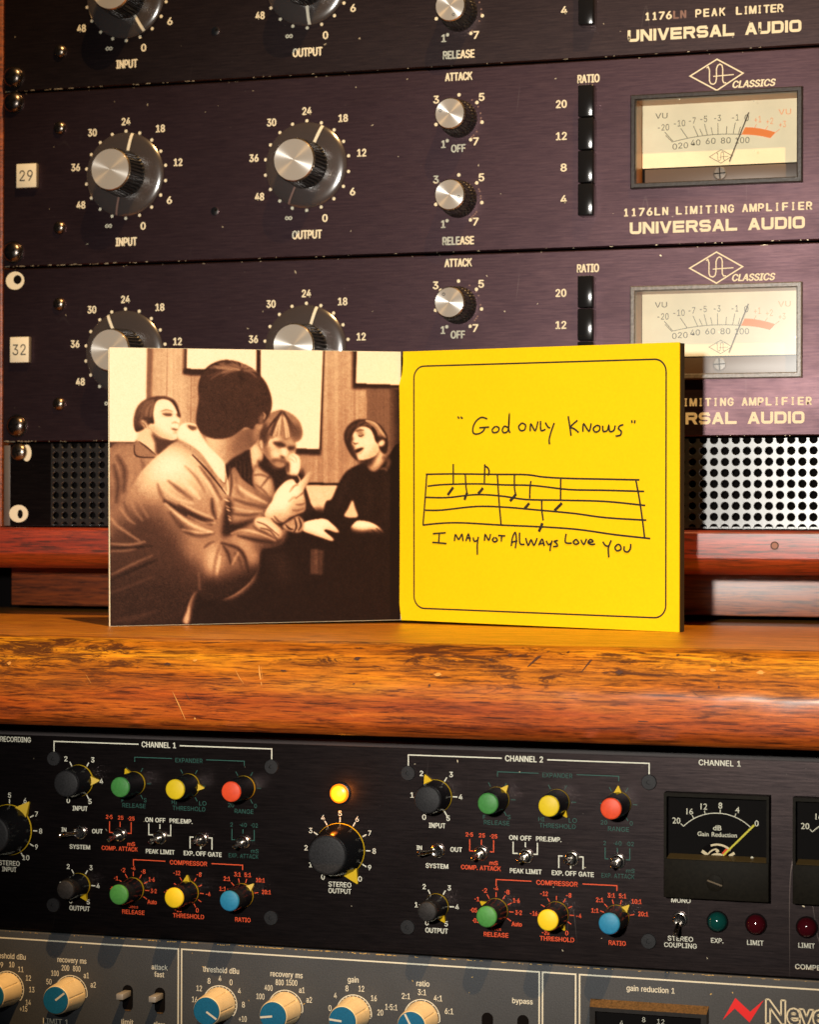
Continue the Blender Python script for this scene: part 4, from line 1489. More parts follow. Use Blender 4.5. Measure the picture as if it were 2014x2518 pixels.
fill([(1372, 970), (1392, 925), (1416, 880), (1432, 920), (1446, 972)], 0.78, 1.2)
fill([(1408, 1042), (1425, 1010), (1455, 992), (1530, 1005), (1588, 1045), (1616, 1100), (1600, 1108), (1570, 1080), (1582, 1118), (1560, 1120), (1530, 1085), (1540, 1130), (1515, 1125), (1480, 1085), (1452, 1100)], 0.92, 1.0, vol=(-2, -4, 5, 0.4))
fill([(1490, 1055), (1560, 1040), (1612, 1100), (1545, 1130), (1500, 1100)], 0.52, 4, True, 0.7)
for q in ([(1500, 1060), (1530, 1085), (1545, 1125)], [(1530, 1045), (1562, 1075), (1582, 1112)], [(1555, 1035), (1585, 1065), (1606, 1104)]):
    stroke(q, 7, 0.16, 1.3, 0.85)

# ---- dark lap, table
fill([(500, 1600), (560, 1370), (720, 1430), (860, 1330), (900, 1150), (1010, 1120), (1060, 1020), (1150, 960), (1250, 930), (1420, 1040), (1720, 1100), (1720, 1620), (500, 1620)], 0.055, 4.0)
fill([(940, 1150), (1040, 1210), (1080, 1340), (1000, 1300)], 0.17, 10.0, True, 0.8)
fill([(1182, 1152), (1255, 1158), (1250, 1295), (1180, 1295)], lambda X, Yq: 0.26 + 0.05 * gr, 1.6, False)
fill([(1135, 1010), (1195, 990), (1260, 985), (1300, 1010), (1340, 1050), (1330, 1062), (1275, 1045), (1258, 1052), (1310, 1095), (1298, 1108), (1240, 1090), (1180, 1070), (1135, 1050)], 0.92, 1.0, vol=(-1, -3, 4, 0.4))
fill([(1020, 1030), (1080, 985), (1110, 970), (1142, 1000), (1135, 1050), (1090, 1062)], 0.62, 1.4)
for q in ([(1090, 985), (1100, 1030), (1085, 1060)], [(1112, 980), (1126, 1020), (1112, 1050)], [(1040, 1020), (1060, 1040), (1080, 1045)]):
    stroke(q, 10, 0.14, 1.2)

# ---- man in front, back turned
jacket = fill([(60, 1010), (130, 925), (180, 830), (232, 740), (330, 640), (432, 560), (500, 600), (590, 680), (650, 745), (700, 790), (745, 700), (790, 760), (840, 800), (930, 860), (968, 885), (930, 960), (880, 985), (960, 985), (1028, 1060), (1012, 1120), (960, 1150), (900, 1160), (890, 1260), (830, 1350), (720, 1425), (600, 1440), (548, 1390), (500, 1480), (480, 1620), (50, 1620)],
              lambda X, Yq: np.clip(0.60 + 0.30 * np.exp(-((X - 400) / 170) ** 2 - ((Yq - 690) / 120) ** 2) - 0.00055 * np.clip(Yq - 760, 0, 900), 0.10, 1), 1.0, vol=(-6, -5, 14, 0.35))
fill([(150, 960), (300, 930), (420, 1040), (520, 1180), (560, 1290), (545, 1400), (490, 1480), (480, 1620), (50, 1620), (60, 1180)], 0.17, 16, True, 0.85, jacket)
fill([(50, 1330), (400, 1300), (560, 1400), (480, 1620), (50, 1620)], 0.11, 18, True, 0.7, jacket)
fill([(560, 1290), (700, 1310), (840, 1280), (850, 1350), (720, 1430), (590, 1450)], 0.10, 9, True, 0.85, jacket)
fill([(583, 1150), (640, 1120), (690, 1160), (670, 1290), (600, 1290)], 0.74, 8, True, 0.85, jacket)
fill([(480, 1080), (560, 1080), (640, 1090), (600, 1160), (540, 1220), (490, 1180)], 0.58, 9, True, 0.8, jacket)
fill([(719, 1090), (800, 1075), (890, 1180), (885, 1240), (840, 1230), (790, 1160)], 0.66, 6, True, 0.8, jacket)
fill([(715, 870), (745, 930), (740, 1010), (870, 985), (850, 1010), (700, 1090), (690, 1000)], 0.10, 3, True, 0.95)
FOLDS = (
    ([(388, 781), (450, 830), (518, 881)], 20, 0.36), ([(423, 739), (490, 800), (559, 875)], 26, 0.86), ([(330, 800), (350, 860), (380, 900)], 18, 0.40),
    ([(350, 800), (420, 870), (520, 905)], 14, 0.80), ([(370, 893), (482, 958), (624, 1018)], 36, 0.10), ([(376, 908), (506, 1016), (636, 1066)], 16, 0.86),
    ([(447, 916), (542, 972), (630, 1000)], 22, 0.14), ([(460, 905), (560, 955), (640, 985)], 9, 0.76), ([(500, 975), (580, 1010), (646, 1012)], 8, 0.74),
    ([(400, 960), (470, 1040), (520, 1070)], 30, 0.26), ([(480, 1062), (560, 1085), (640, 1070)], 16, 0.26), ([(470, 1050), (560, 1066), (630, 1062)], 8, 0.80),
    ([(560, 700), (620, 780), (680, 880)], 14, 0.30), ([(545, 720), (610, 800), (660, 890)], 12, 0.84), ([(480, 700), (540, 760), (590, 840)], 14, 0.46), ([(500, 640), (560, 680), (620, 750)], 12, 0.86),
    ([(628, 880), (634, 940), (650, 985)], 18, 0.12), ([(650, 880), (672, 940), (664, 980)], 12, 0.70),
    ([(695, 1142), (720, 1180), (737, 1237)], 16, 0.12), ([(684, 1124), (770, 1150), (812, 1200), (834, 1284)], 18, 0.08), ([(760, 1180), (785, 1220), (800, 1270)], 14, 0.24),
    ([(745, 1240), (765, 1200), (775, 1180)], 10, 0.74), ([(640, 1290), (656, 1200), (672, 1140)], 8, 0.40), ([(660, 1296), (668, 1250), (676, 1200)], 9, 0.82),
    ([(778, 1083), (880, 1106), (968, 1120)], 22, 0.12), ([(740, 1070), (800, 1050), (900, 1070), (980, 1105)], 12, 0.82), ([(860, 1030), (910, 1058), (985, 1090)], 12, 0.22),
    ([(880, 1010), (940, 1030), (1005, 1078)], 12, 0.86), ([(590, 1150), (610, 1130), (640, 1116)], 8, 0.24), ([(560, 1290), (564, 1330), (566, 1380)], 8, 0.44),
    ([(86, 994), (121, 1035), (234, 1112)], 11, 0.66), ([(127, 929), (175, 994), (210, 1018)], 12, 0.62), ([(150, 900), (170, 950), (220, 1020)], 10, 0.30), ([(180, 860), (200, 930), (250, 1000)], 12, 0.56), ([(215, 820), (235, 900), (280, 980)], 12, 0.54),
    ([(86, 1130), (186, 1136), (263, 1118)], 12, 0.62), ([(86, 1154), (190, 1152), (305, 1142)], 13, 0.07), ([(86, 1172), (150, 1170), (214, 1160)], 9, 0.50),
    ([(92, 1300), (198, 1246), (305, 1195)], 11, 0.48), ([(92, 1330), (220, 1270), (330, 1220)], 16, 0.07), ([(95, 1400), (200, 1360), (320, 1310)], 12, 0.26), ([(110, 1560), (220, 1540), (330, 1500)], 26, 0.20),
    ([(760, 800), (830, 850), (930, 898)], 18, 0.82), ([(750, 880), (830, 905), (930, 925)], 16, 0.26), ([(740, 925), (830, 945), (905, 945)], 10, 0.72), ([(745, 960), (820, 968), (880, 960)], 12, 0.20),
    ([(760, 760), (770, 830), (800, 870)], 14, 0.46), ([(850, 812), (880, 850), (920, 870)], 8, 0.44),
)
for q, wd_, tn in FOLDS:
    stroke(q, wd_, tn, 2.6, 0.82, jacket)
fill([(478, 1560), (500, 1500), (515, 1480), (510, 1570)], 0.66, 1.4)
# neck, collar, zip
mN = fill([(600, 530), (720, 520), (790, 495), (850, 485), (878, 468), (896, 470), (886, 520), (858, 575), (790, 622), (735, 655), (690, 690), (640, 640), (610, 590)], lambda X, Yq: np.clip(0.74 - 0.0017 * np.clip(X - 640, 0, 300), 0.32, 1), 1.4)
fill([(740, 560), (800, 500), (850, 500), (856, 570), (790, 620), (735, 650)], 0.36, 8, True, 0.6, mN)
fill([(850, 500), (892, 470), (884, 520), (862, 560)], 0.58, 2.5, True, 0.8, mN)
fill([(438, 540), (440, 490), (470, 462), (535, 468), (560, 520), (610, 590), (690, 672), (700, 730), (697, 790), (650, 740), (560, 620), (470, 560)], 0.97, 0.9, vol=(-3, -2, 6, 0.12))
fill([(484, 474), (500, 470), (538, 480), (536, 496), (510, 500)], 0.34, 1.4)
stroke([(518, 636), (601, 722), (704, 848)], 10, 0.12, 1.3)
stroke([(690, 820), (716, 850), (714, 800), (694, 700)], 9, 0.82, 1.2)
stroke([(722, 700), (735, 780), (728, 860)], 12, 0.26, 2.0)
for i in range(8):
    stroke([(698 + i * 4, 880 + i * 18), (722 + i * 2, 892 + i * 18)], 9, (0.86, 0.3, 0.7)[i % 3], 1.2, 0.85)
# pointing hand, cuff
mH = fill([(962, 888), (975, 850), (1000, 812), (1040, 775), (1078, 766), (1100, 790), (1130, 765), (1162, 728), (1182, 716), (1190, 734), (1170, 778), (1140, 828), (1150, 890), (1146, 940), (1100, 962), (1060, 980), (1020, 1008), (960, 1000), (920, 970), (940, 920)], 0.90, 1.0, vol=(-3, -5, 7, 0.55))
fill([(1060, 905), (1100, 860), (1140, 880), (1150, 930), (1090, 970), (1050, 960)], 0.56, 5, True, 0.7, mH)
fill([(970, 940), (1040, 950), (1020, 1005), (960, 1000)], 0.58, 6, True, 0.7, mH)
for q, wd_, tn in (([(1062, 834), (1085, 804), (1106, 796)], 10, 0.36), ([(1094, 872), (1130, 845), (1142, 832)], 9, 0.34), ([(1056, 890), (1080, 868), (1096, 864)], 8, 0.5), ([(1098, 906), (1126, 906), (1148, 896)], 8, 0.32), ([(1080, 938), (1110, 938), (1138, 928)], 8, 0.36)):
    stroke(q, wd_, tn, 1.8, 0.85, mH)
fill([(862, 1000), (890, 975), (950, 985), (1028, 1060), (1000, 1100), (930, 1060), (880, 1040)], 0.84, 1.4, True, 0.9, vol=(-2, -3, 5, 0.5))
for q in ([(880, 1004), (930, 1024), (1000, 1078)], [(900, 1038), (950, 1052), (990, 1096)], [(960, 985), (985, 1010), (1015, 1030)], [(975, 972), (1000, 1000), (1028, 1010)]):
    stroke(q, 9, 0.24, 1.5, 0.85)
# head of hair: flat dark below, sheen breaking from the crown above
hair = fill([(536, 420), (548, 330), (545, 250), (566, 185), (606, 138), (680, 108), (760, 116), (840, 152), (905, 208), (940, 270), (956, 340), (946, 400), (922, 440), (900, 462), (868, 462), (850, 490), (810, 478), (780, 498), (722, 535), (645, 545), (575, 522), (540, 470)], 0.19, 1.1)
for i in range(70):
    th = radians(rng.uniform(150, 400))
    r0, r1 = rng.uniform(8, 45), rng.uniform(95, 190)
    ex, ey = 1.05 * cos(th), 0.62 * abs(sin(th)) if sin(th) > 0 else -0.32 * abs(sin(th))
    q = [(782 + r0 * ex, 160 + r0 * ey), (782 + (r0 + r1) / 2 * ex, 160 + (r0 + r1) / 2 * ey * 0.8 - 4), (782 + r1 * ex, 160 + r1 * ey * 1.1)]
    stroke(q, rng.uniform(5, 13), rng.choice([0.12, 0.34, 0.46, 0.56, 0.62]), 1.7, 0.55, hair)
fill([(560, 300), (700, 250), (800, 300), (900, 260), (950, 340), (920, 440), (720, 530), (545, 470)], 0.175, 14, True, 0.8, hair)
stroke([(776, 182), (784, 210), (780, 240)], 22, 0.12, 3, 0.8, hair)
for i in range(26):
    x, y = rng.uniform(560, 930), rng.uniform(270, 500)
    stroke([(x, y), (x + rng.uniform(-6, 6), y + 16), (x + rng.uniform(-10, 10), y + 36)], 5, rng.choice([0.13, 0.25]), 1.6, 0.4, hair)
stroke([(545, 300), (560, 200), (610, 140), (690, 112)], 7, 0.10, 1.4, 0.8, hair)
fill([(884, 428), (905, 400), (918, 420), (905, 455), (890, 460)], 0.40, 2.0)
stroke([(908, 398), (918, 412), (912, 430)], 8, 0.68, 1.4)
fill([(868, 475), (902, 460), (906, 474), (886, 496)], 0.60, 1.8)
# shadow by the fold painted into the right edge, film grain
T -= 0.30 * np.clip((PX - 1640) / 60, 0, 1) * (PY > 262)
T = blur(T, 0.45)
fb = sum(blur(rng.normal(0, 1, T.shape), r_) * r_ for r_ in (1.0, 2.2, 5.0)) / 3
T = T + 0.046 * fb * (0.4 + T * (1 - T) * 3)
T = T + 0.05 * np.sin((T - 0.5) * 2 * pi) * 0.6
T += rng.normal(0, 0.020, T.shape) + 0.036 * blur(rng.normal(0, 1, T.shape), 0.8)  * 0.5
T = np.clip(T, 0.02, 1)
stops = np.array([0, 0.1, 0.25, 0.45, 0.6, 0.8, 1.0])
cols = np.array([lin(*c)[:3] for c in ((22, 14, 12), (43, 29, 25), (82, 55, 45), (132, 95, 75), (172, 132, 102), (222, 196, 158), (238, 232, 208))])
RGB = np.stack([np.interp(T, stops, cols[:, k]) for k in range(3)], -1)

L1, u1, n1 = paneluv(PL, PF)
b = MB()
# card in two layers: white paper edges with a dark seam between them
slab(b, PL, u1, n1, 0.0, L1, 0.0, HS - 0.6, -1.1, -0.15, PAPERW, PAPERW)
slab(b, PL, u1, n1, 0.6, L1, 0.1, HS - 0.9, -0.15, 0.05, INK, INK)
slab(b, PL, u1, n1, 0.3, L1, 0.0, HS, 0.05, 0.95, PAPERW, PAPERW)
build('photo_page', b, sl, (160, -55, ZS), 0, 'left page with white card edges')
me = bpy.data.meshes.new('printed_photo')
sgrid = np.linspace(0.35, L1 - 0.3, GW)
tgrid = np.linspace(HS - 0.1, 0.15, GH)
V = np.zeros((GH, GW, 3))
pos = PL[None, :] + sgrid[:, None] * u1[None, :] + n1[None, :] * 1.02
V[:, :, 0] = pos[None, :, 0] - _bk[0] * tgrid[:, None] * LEAN
V[:, :, 1] = pos[None, :, 1] - _bk[1] * tgrid[:, None] * LEAN
V[:, :, 2] = ZS + 0.05 + tgrid[:, None] + np.maximum(0, (pos - PL) @ _bk)[None, :] * LEAN
po = (160.0, -55.0, ZS)
V = (V - np.array(po)) * MM
idx = np.arange(GH * GW).reshape(GH, GW)
Q = np.stack([idx[:-1, :-1], idx[1:, :-1], idx[1:, 1:], idx[:-1, 1:]], -1).reshape(-1, 4)
me.vertices.add(GH * GW)
me.vertices.foreach_set('co', V.reshape(-1))
me.loops.add(Q.size)
me.loops.foreach_set('vertex_index', Q.reshape(-1))
me.polygons.add(len(Q))
me.polygons.foreach_set('loop_start', np.arange(0, Q.size, 4))
me.polygons.foreach_set('loop_total', np.full(len(Q), 4))
ca = me.color_attributes.new('ink', 'FLOAT_COLOR', 'POINT')
ca.data.foreach_set('color', np.concatenate([RGB.reshape(-1, 3), np.ones((GH * GW, 1))], 1).reshape(-1))
me.update(calc_edges=True)
PHOTO = mat('photo_print', (0.5, 0.4, 0.3), 0.6, 0, 0.08)
N_, L_, b_ = nodes(PHOTO)
at_ = N_.new('ShaderNodeAttribute'); at_.attribute_name = 'ink'
L_.new(at_.outputs['Color'], b_.inputs['Base Color'])
me.materials.append(PHOTO)
pg = bpy.data.objects['photo_page']
link('printed_photo', me, pg, po, 0, 'sepia picture of four men sitting and talking')

L2, u2, n2 = paneluv(PF, PR)
b = MB()
# thick tray board behind, yellow page in front with a slightly bowed inner edge
slab(b, PF, u2, n2, 1.0, L2 - 0.05, 0.0, HS - 0.3, -4.6, -0.2, CARDDARK, CARDDARK)
yp = build('yellow_page', b, sl, (290, -45, ZS), 0, 'right page, thick dark tray edge')
b = MB()
nr = 24
vs = []
for k in range(nr + 1):
    f = k / nr
    bow = 1.3 - 3.6 * sin(pi * min(1, f * 1.05)) ** 0.8 + (1.2 if f > 0.9 else 0)
    vs.append(p3(PF, u2, n2, bow, HS * f, 1.25))
    vs.append(p3(PF, u2, n2, 8.0, HS * f, 0.55))
    vs.append(p3(PF, u2, n2, L2, HS * f, 0.55))
fs = []
for k in range(nr):
    for j in (0, 1):
        fs.append((k * 3 + j, k * 3 + j + 1, k * 3 + j + 4, k * 3 + j + 3))
fl = len(vs)
b.add(vs, fs, YELLOW)
vb = [p3(PF, u2, n2, s, t, o) for (s, t) in ((1.5, 0), (L2, 0), (L2, HS), (1.5, HS)) for o in (-0.15, 0.54)]
b.add(vb, [(0, 1, 3, 2), (2, 3, 5, 4), (4, 5, 7, 6), (0, 2, 4, 6)], YELLOW)
build('yellow_sheet', b, yp, (290, -45, ZS), 30)


# handwriting and the ruled frame, as pen strokes on the page
def yst(p):
    q = hit(Y1(*p), (PF[0] + n2[0] * 0.6, PF[1] + n2[1] * 0.6, 0), np.array([n2[0], n2[1], 0]))
    return float(np.dot(q[:2] - PF, u2)), float(q[2] - ZS)


def penstroke(mb, pts, wd, lay, closed=False, sm=True, rawst=False):
    S = [p if rawst else yst(p) for p in pts]
    if sm and len(S) > 2:
        S = [tuple(p) for p in spline(S, closed, 5)]
    t = MB()
    t.ribbon(S, wd, 0, PEN, closed)
    vs = [p3(PF, u2, n2, v[0], v[2], 0.60 + 0.004 * lay) for v in t.v]
    mb.add(vs, t.f, PEN)


b = MB()
corners = [yst(p) for p in ((128, 190), (1538, 160), (1541, 1600), (140, 1538))]
s0 = (corners[0][0] + corners[3][0]) / 2; s1 = (corners[1][0] + corners[2][0]) / 2
t1 = (corners[0][1] + corners[1][1]) / 2; t0 = (corners[2][1] + corners[3][1]) / 2
rr = 5.6
fr = []
for cx, cz, a0 in ((s0 + rr, t1 - rr, 180), (s1 - rr, t1 - rr, 90), (s1 - rr, t0 + rr, 0), (s0 + rr, t0 + rr, -90)):
    fr += arc(cx, cz, rr, rr, a0, a0 - 90, 8)
penstroke(b, fr, 0.74, 0, True, False, True)
build('ruled_frame', b, yp, (290, -45, ZS), 0)
b = MB()
H = [
    [(200, 802), (360, 798), (600, 798), (760, 798), (860, 810), (1000, 816), (1200, 818), (1392, 820)],
    [(210, 868), (300, 858), (480, 852), (640, 856), (800, 858), (1000, 878), (1200, 880), (1418, 884)],
    [(200, 930), (320, 930), (480, 912), (620, 918), (760, 936), (960, 938), (1200, 942), (1424, 962)],
    [(196, 1002), (290, 1000), (480, 978), (640, 980), (800, 992), (1020, 1010), (1200, 1032), (1430, 1044)],
    [(182, 1085), (280, 1074), (400, 1070), (620, 1080), (860, 1088), (1050, 1100), (1250, 1126), (1452, 1146)],
    [(206, 800), (196, 940), (184, 1085)],
    [(600, 800), (608, 940), (620, 1080)],
    [(1372, 822), (1392, 930), (1408, 1040), (1420, 1140)],
    [(354, 742), (354, 860)], [(421, 800), (424, 860), (430, 905)], [(530, 742), (527, 850)], [(530, 752), (548, 764), (554, 785), (546, 806)],
    [(695, 792), (695, 870), (702, 910)], [(787, 832), (782, 870), (780, 930)], [(847, 940), (848, 1000), (855, 1052)], [(953, 818), (952, 940)],
]
for i, s in enumerate(H):
    penstroke(b, s, 0.84, i)
for i, s in enumerate(([(354, 872), (338, 894), (322, 916)], [(432, 900), (424, 920), (416, 942)], [(520, 874), (506, 892), (492, 906)], [(704, 906), (688, 926), (670, 946)], [(778, 956), (764, 972), (752, 986)], [(850, 1066), (842, 1090), (830, 1114)], [(960, 954), (940, 974), (918, 996)])):
    penstroke(b, s, 1.35, 20 + i)
W_ = [
    # "God only knows"
    [(380, 478), (388, 490)], [(396, 480), (408, 490)],
    [(545, 490), (512, 482), (480, 506), (464, 545), (470, 572), (500, 572), (524, 555), (530, 540)], [(500, 540), (555, 535)],
    [(590, 530), (572, 550), (580, 566), (604, 560), (610, 540), (592, 530)],
    [(660, 536), (640, 530), (628, 552), (640, 566), (662, 548), (668, 460), (664, 540), (672, 566)],
    [(738, 510), (720, 530), (730, 552), (752, 548), (758, 522), (738, 510)],
    [(784, 556), (788, 516), (812, 552), (828, 500)], [(842, 498), (844, 550), (870, 544)],
    [(868, 506), (884, 532), (896, 536)], [(918, 508), (900, 560), (890, 600), (892, 628)],
    [(996, 470), (1004, 520), (1012, 578)], [(1048, 492), (1010, 528), (1030, 540), (1055, 560)],
    [(1078, 556), (1082, 512), (1112, 552), (1124, 508)],
    [(1156, 518), (1136, 536), (1146, 556), (1168, 548), (1172, 526), (1156, 518)],
    [(1188, 520), (1192, 552), (1214, 546), (1222, 520), (1228, 552), (1250, 546), (1258, 518)],
    [(1304, 514), (1284, 520), (1276, 536), (1292, 552), (1286, 572), (1260, 578)],
    [(1350, 488), (1352, 504)], [(1368, 488), (1366, 506)],
    # I may not always love you
    [(240, 1132), (312, 1126)], [(276, 1130), (272, 1182)], [(236, 1180), (316, 1186)],
    [(360, 1172), (366, 1136), (384, 1162), (402, 1134), (408, 1172)], [(424, 1172), (438, 1132), (448, 1174)], [(426, 1152), (452, 1156)],
    [(464, 1150), (472, 1172), (490, 1164)], [(494, 1146), (488, 1190), (488, 1246)],
    [(528, 1170), (532, 1134), (552, 1164), (562, 1130)], [(584, 1148), (572, 1162), (584, 1174), (600, 1164), (588, 1148)], [(604, 1138), (644, 1140)], [(624, 1140), (622, 1172)],
    [(678, 1196), (684, 1150), (700, 1120), (706, 1160), (700, 1208)], [(676, 1176), (712, 1166)],
    [(724, 1120), (726, 1180), (752, 1186)], [(758, 1150), (772, 1190), (788, 1160), (804, 1190), (822, 1150)],
    [(830, 1190), (850, 1156), (862, 1194)], [(832, 1182), (862, 1178)], [(872, 1164), (886, 1186), (904, 1172)], [(906, 1162), (896, 1200), (894, 1222)],
    [(938, 1162), (918, 1168), (932, 1180), (934, 1194), (910, 1196)],
    [(984, 1124), (980, 1172), (1016, 1176)], [(1040, 1154), (1024, 1168), (1034, 1182), (1054, 1174), (1040, 1154)], [(1066, 1156), (1082, 1182), (1098, 1150)], [(1104, 1172), (1134, 1166), (1120, 1154), (1106, 1170), (1122, 1182), (1146, 1180)],
    [(1188, 1166), (1204, 1188), (1220, 1190)], [(1236, 1158), (1220, 1200), (1222, 1254)],
    [(1270, 1180), (1256, 1198), (1268, 1216), (1290, 1206), (1284, 1184), (1270, 1180)], [(1308, 1190), (1308, 1214), (1326, 1222), (1342, 1204), (1344, 1176)],
]
for i, s in enumerate(W_):
    penstroke(b, s, 0.80, 30 + i)
build('handwriting', b, yp, (290, -45, ZS), 0)

# ------------------------------------------------------------------ the black two-channel compressor
DX, DZ = 159.76, -0.5
cu_o = (240, LOW, -394)
cu = thing('compressor_unit', 'black two channel rack compressor with yellow, green, red and blue capped knobs under the shelf', 'compressor', cu_o)
b = MB()
panel_with_hole(b, 2, 484, -394.2, -307.5, LOW, 3.0, BLACKP, None, 0.7)
scuffs(b, 60, 425, -391, -312, LOW, 24, CHIP, 0.3)
build('faceplate', b, cu, cu_o, 30)
YP = LOW - 0.12
b = MB()
b.box(3.5, 483, LOW - 0.6, LOW + 2.5, -309.7, -307.2, mat('top_strip_grey', (0.055, 0.045, 0.045), 0.5), 0.3)
build('top_strip', b, cu, cu_o, 30)
bw, br_, bg = MB(), MB(), MB()


def knob_ring(mb, x, z, r0, r1, angs, m, wd=0.5):
    for a in angs:
        a = radians(a)
        mb.ribbon([(x + r0 * sin(a), z + r0 * cos(a)), (x + r1 * sin(a), z + r1 * cos(a))], wd, YP, m)


def collet_meshes(r_base, r_top, h, cap_mat, cap_r, pointer=True):
    b = MB()
    b.lathe([(r_base, 1.4), (r_base * 0.985, 2.0), (r_top * 1.05, h - 1.8), (r_top * 1.0, h - 0.9), (cap_r * 1.02, h - 0.4), (cap_r * 0.9, h - 0.35)], BLKGLOSS, 48)
    body = b.mesh('knob')
    b = MB()
    b.lathe([(cap_r * 0.98, h - 0.6), (cap_r, h + 0.2), (cap_r * 0.96, h + 0.65), (cap_r * 0.86, h + 0.85), (0.02, h + 0.95)], cap_mat, 48)
    cap = b.mesh('cap', smooth=50)
    b = MB()
    b.lathe([(r_base * 1.005, 0.1), (r_base * 1.02, 0.7), (r_base * 0.98, 1.4), (r_base * 0.8, 1.6)], YEL, 48)
    skirt = b.mesh('skirt')
    b = MB()
    w = r_base * 0.34
    rr0, rr1 = r_base * 0.86, r_base * 1.46
    vs = [(-w, -0.2, rr0), (w, -0.2, rr0), (0.25, -0.2, rr1), (-0.25, -0.2, rr1), (-w, -2.4, rr0), (w, -2.4, rr0), (0.25, -1.0, rr1), (-0.25, -1.0, rr1)]
    b.add(vs, [(4, 5, 6, 7), (0, 3, 2, 1), (0, 4, 7, 3), (1, 2, 6, 5), (2, 3, 7, 6), (0, 1, 5, 4)], YEL)
    ptr = b.mesh('pointer')
    return body, cap, skirt, ptr


KM = {
    'in': collet_meshes(6.7, 5.75, 12.6, DARKCAP, 5.6),
    'out': collet_meshes(5.1, 4.2, 13.4, DARKCAP, 4.0),
    'big': collet_meshes(10.8, 8.4, 16.2, DARKCAP, 8.1),
    'g': collet_meshes(5.0, 4.4, 14.6, GREEN, 4.25),
    'y': collet_meshes(5.0, 4.4, 14.6, YCAP, 4.25),
    'r': collet_meshes(5.0, 4.4, 14.6, RED, 4.25),
    'b': collet_meshes(5.0, 4.4, 14.6, BLUE, 4.25),
}


def knob(kind, x, z, a, lab=None):
    o = (x, LOW, z)
    ms = KM[kind]
    lab = lab or {'g': 'black knob with a green cap', 'y': 'black knob with a yellow cap', 'r': 'black knob with a red cap', 'b': 'black knob with a blue cap', 'big': 'large all black knob'}.get(kind)
    k = link('knob', ms[0], cu, o, radians(a), lab)
    for nm, me_ in zip(('cap', 'skirt', 'pointer'), ms[1:]):
        link(nm, me_, k, o)


def toggle_mesh(dx, dzv):
    b = MB()
    b.lathe([(3.0, 0), (3.0, 0.7), (2.75, 1.0)], CHROME, 24)
    b.lathe([(2.45, 0.9), (2.45, 2.4), (2.0, 2.8), (1.5, 2.6)], CHROME, 24)
    bush = b.mesh('toggle_switch')
    b = MB()
    b.tube((0, -1.5, 0), (dx * 0.85, -7.6, dzv * 0.85), 0.75, 1.0, CHROME, 14)
    b.tube((dx * 0.85, -7.6, dzv * 0.85), (dx, -9.0, dzv), 1.0, 0.95, CHROME, 14)
    b.tube((dx, -9.0, dzv), (dx * 1.03, -9.5, dzv * 1.03), 0.95, 0.4, CHROME, 14)
    return bush, b.mesh('lever', smooth=40)


def toggle(x, z, dx, dzv):
    a, c = toggle_mesh(dx, dzv)
    t = link('toggle_switch', a, cu, (x, LOW, z))
    link('lever', c, t, (x, LOW, z))


def flat_screw(x, z):
    b = MB()
    b.lathe([(3.1, 0), (3.1, 0.5), (2.9, 0.8), (0.9, 0.85), (0.85, 0.3), (0.02, 0.3)], BLKMAT, 24)
    return b.mesh('flat_screw', smooth=40)


FS = flat_screw(0, 0)
px_ = lambda q: lo(S1(*q))


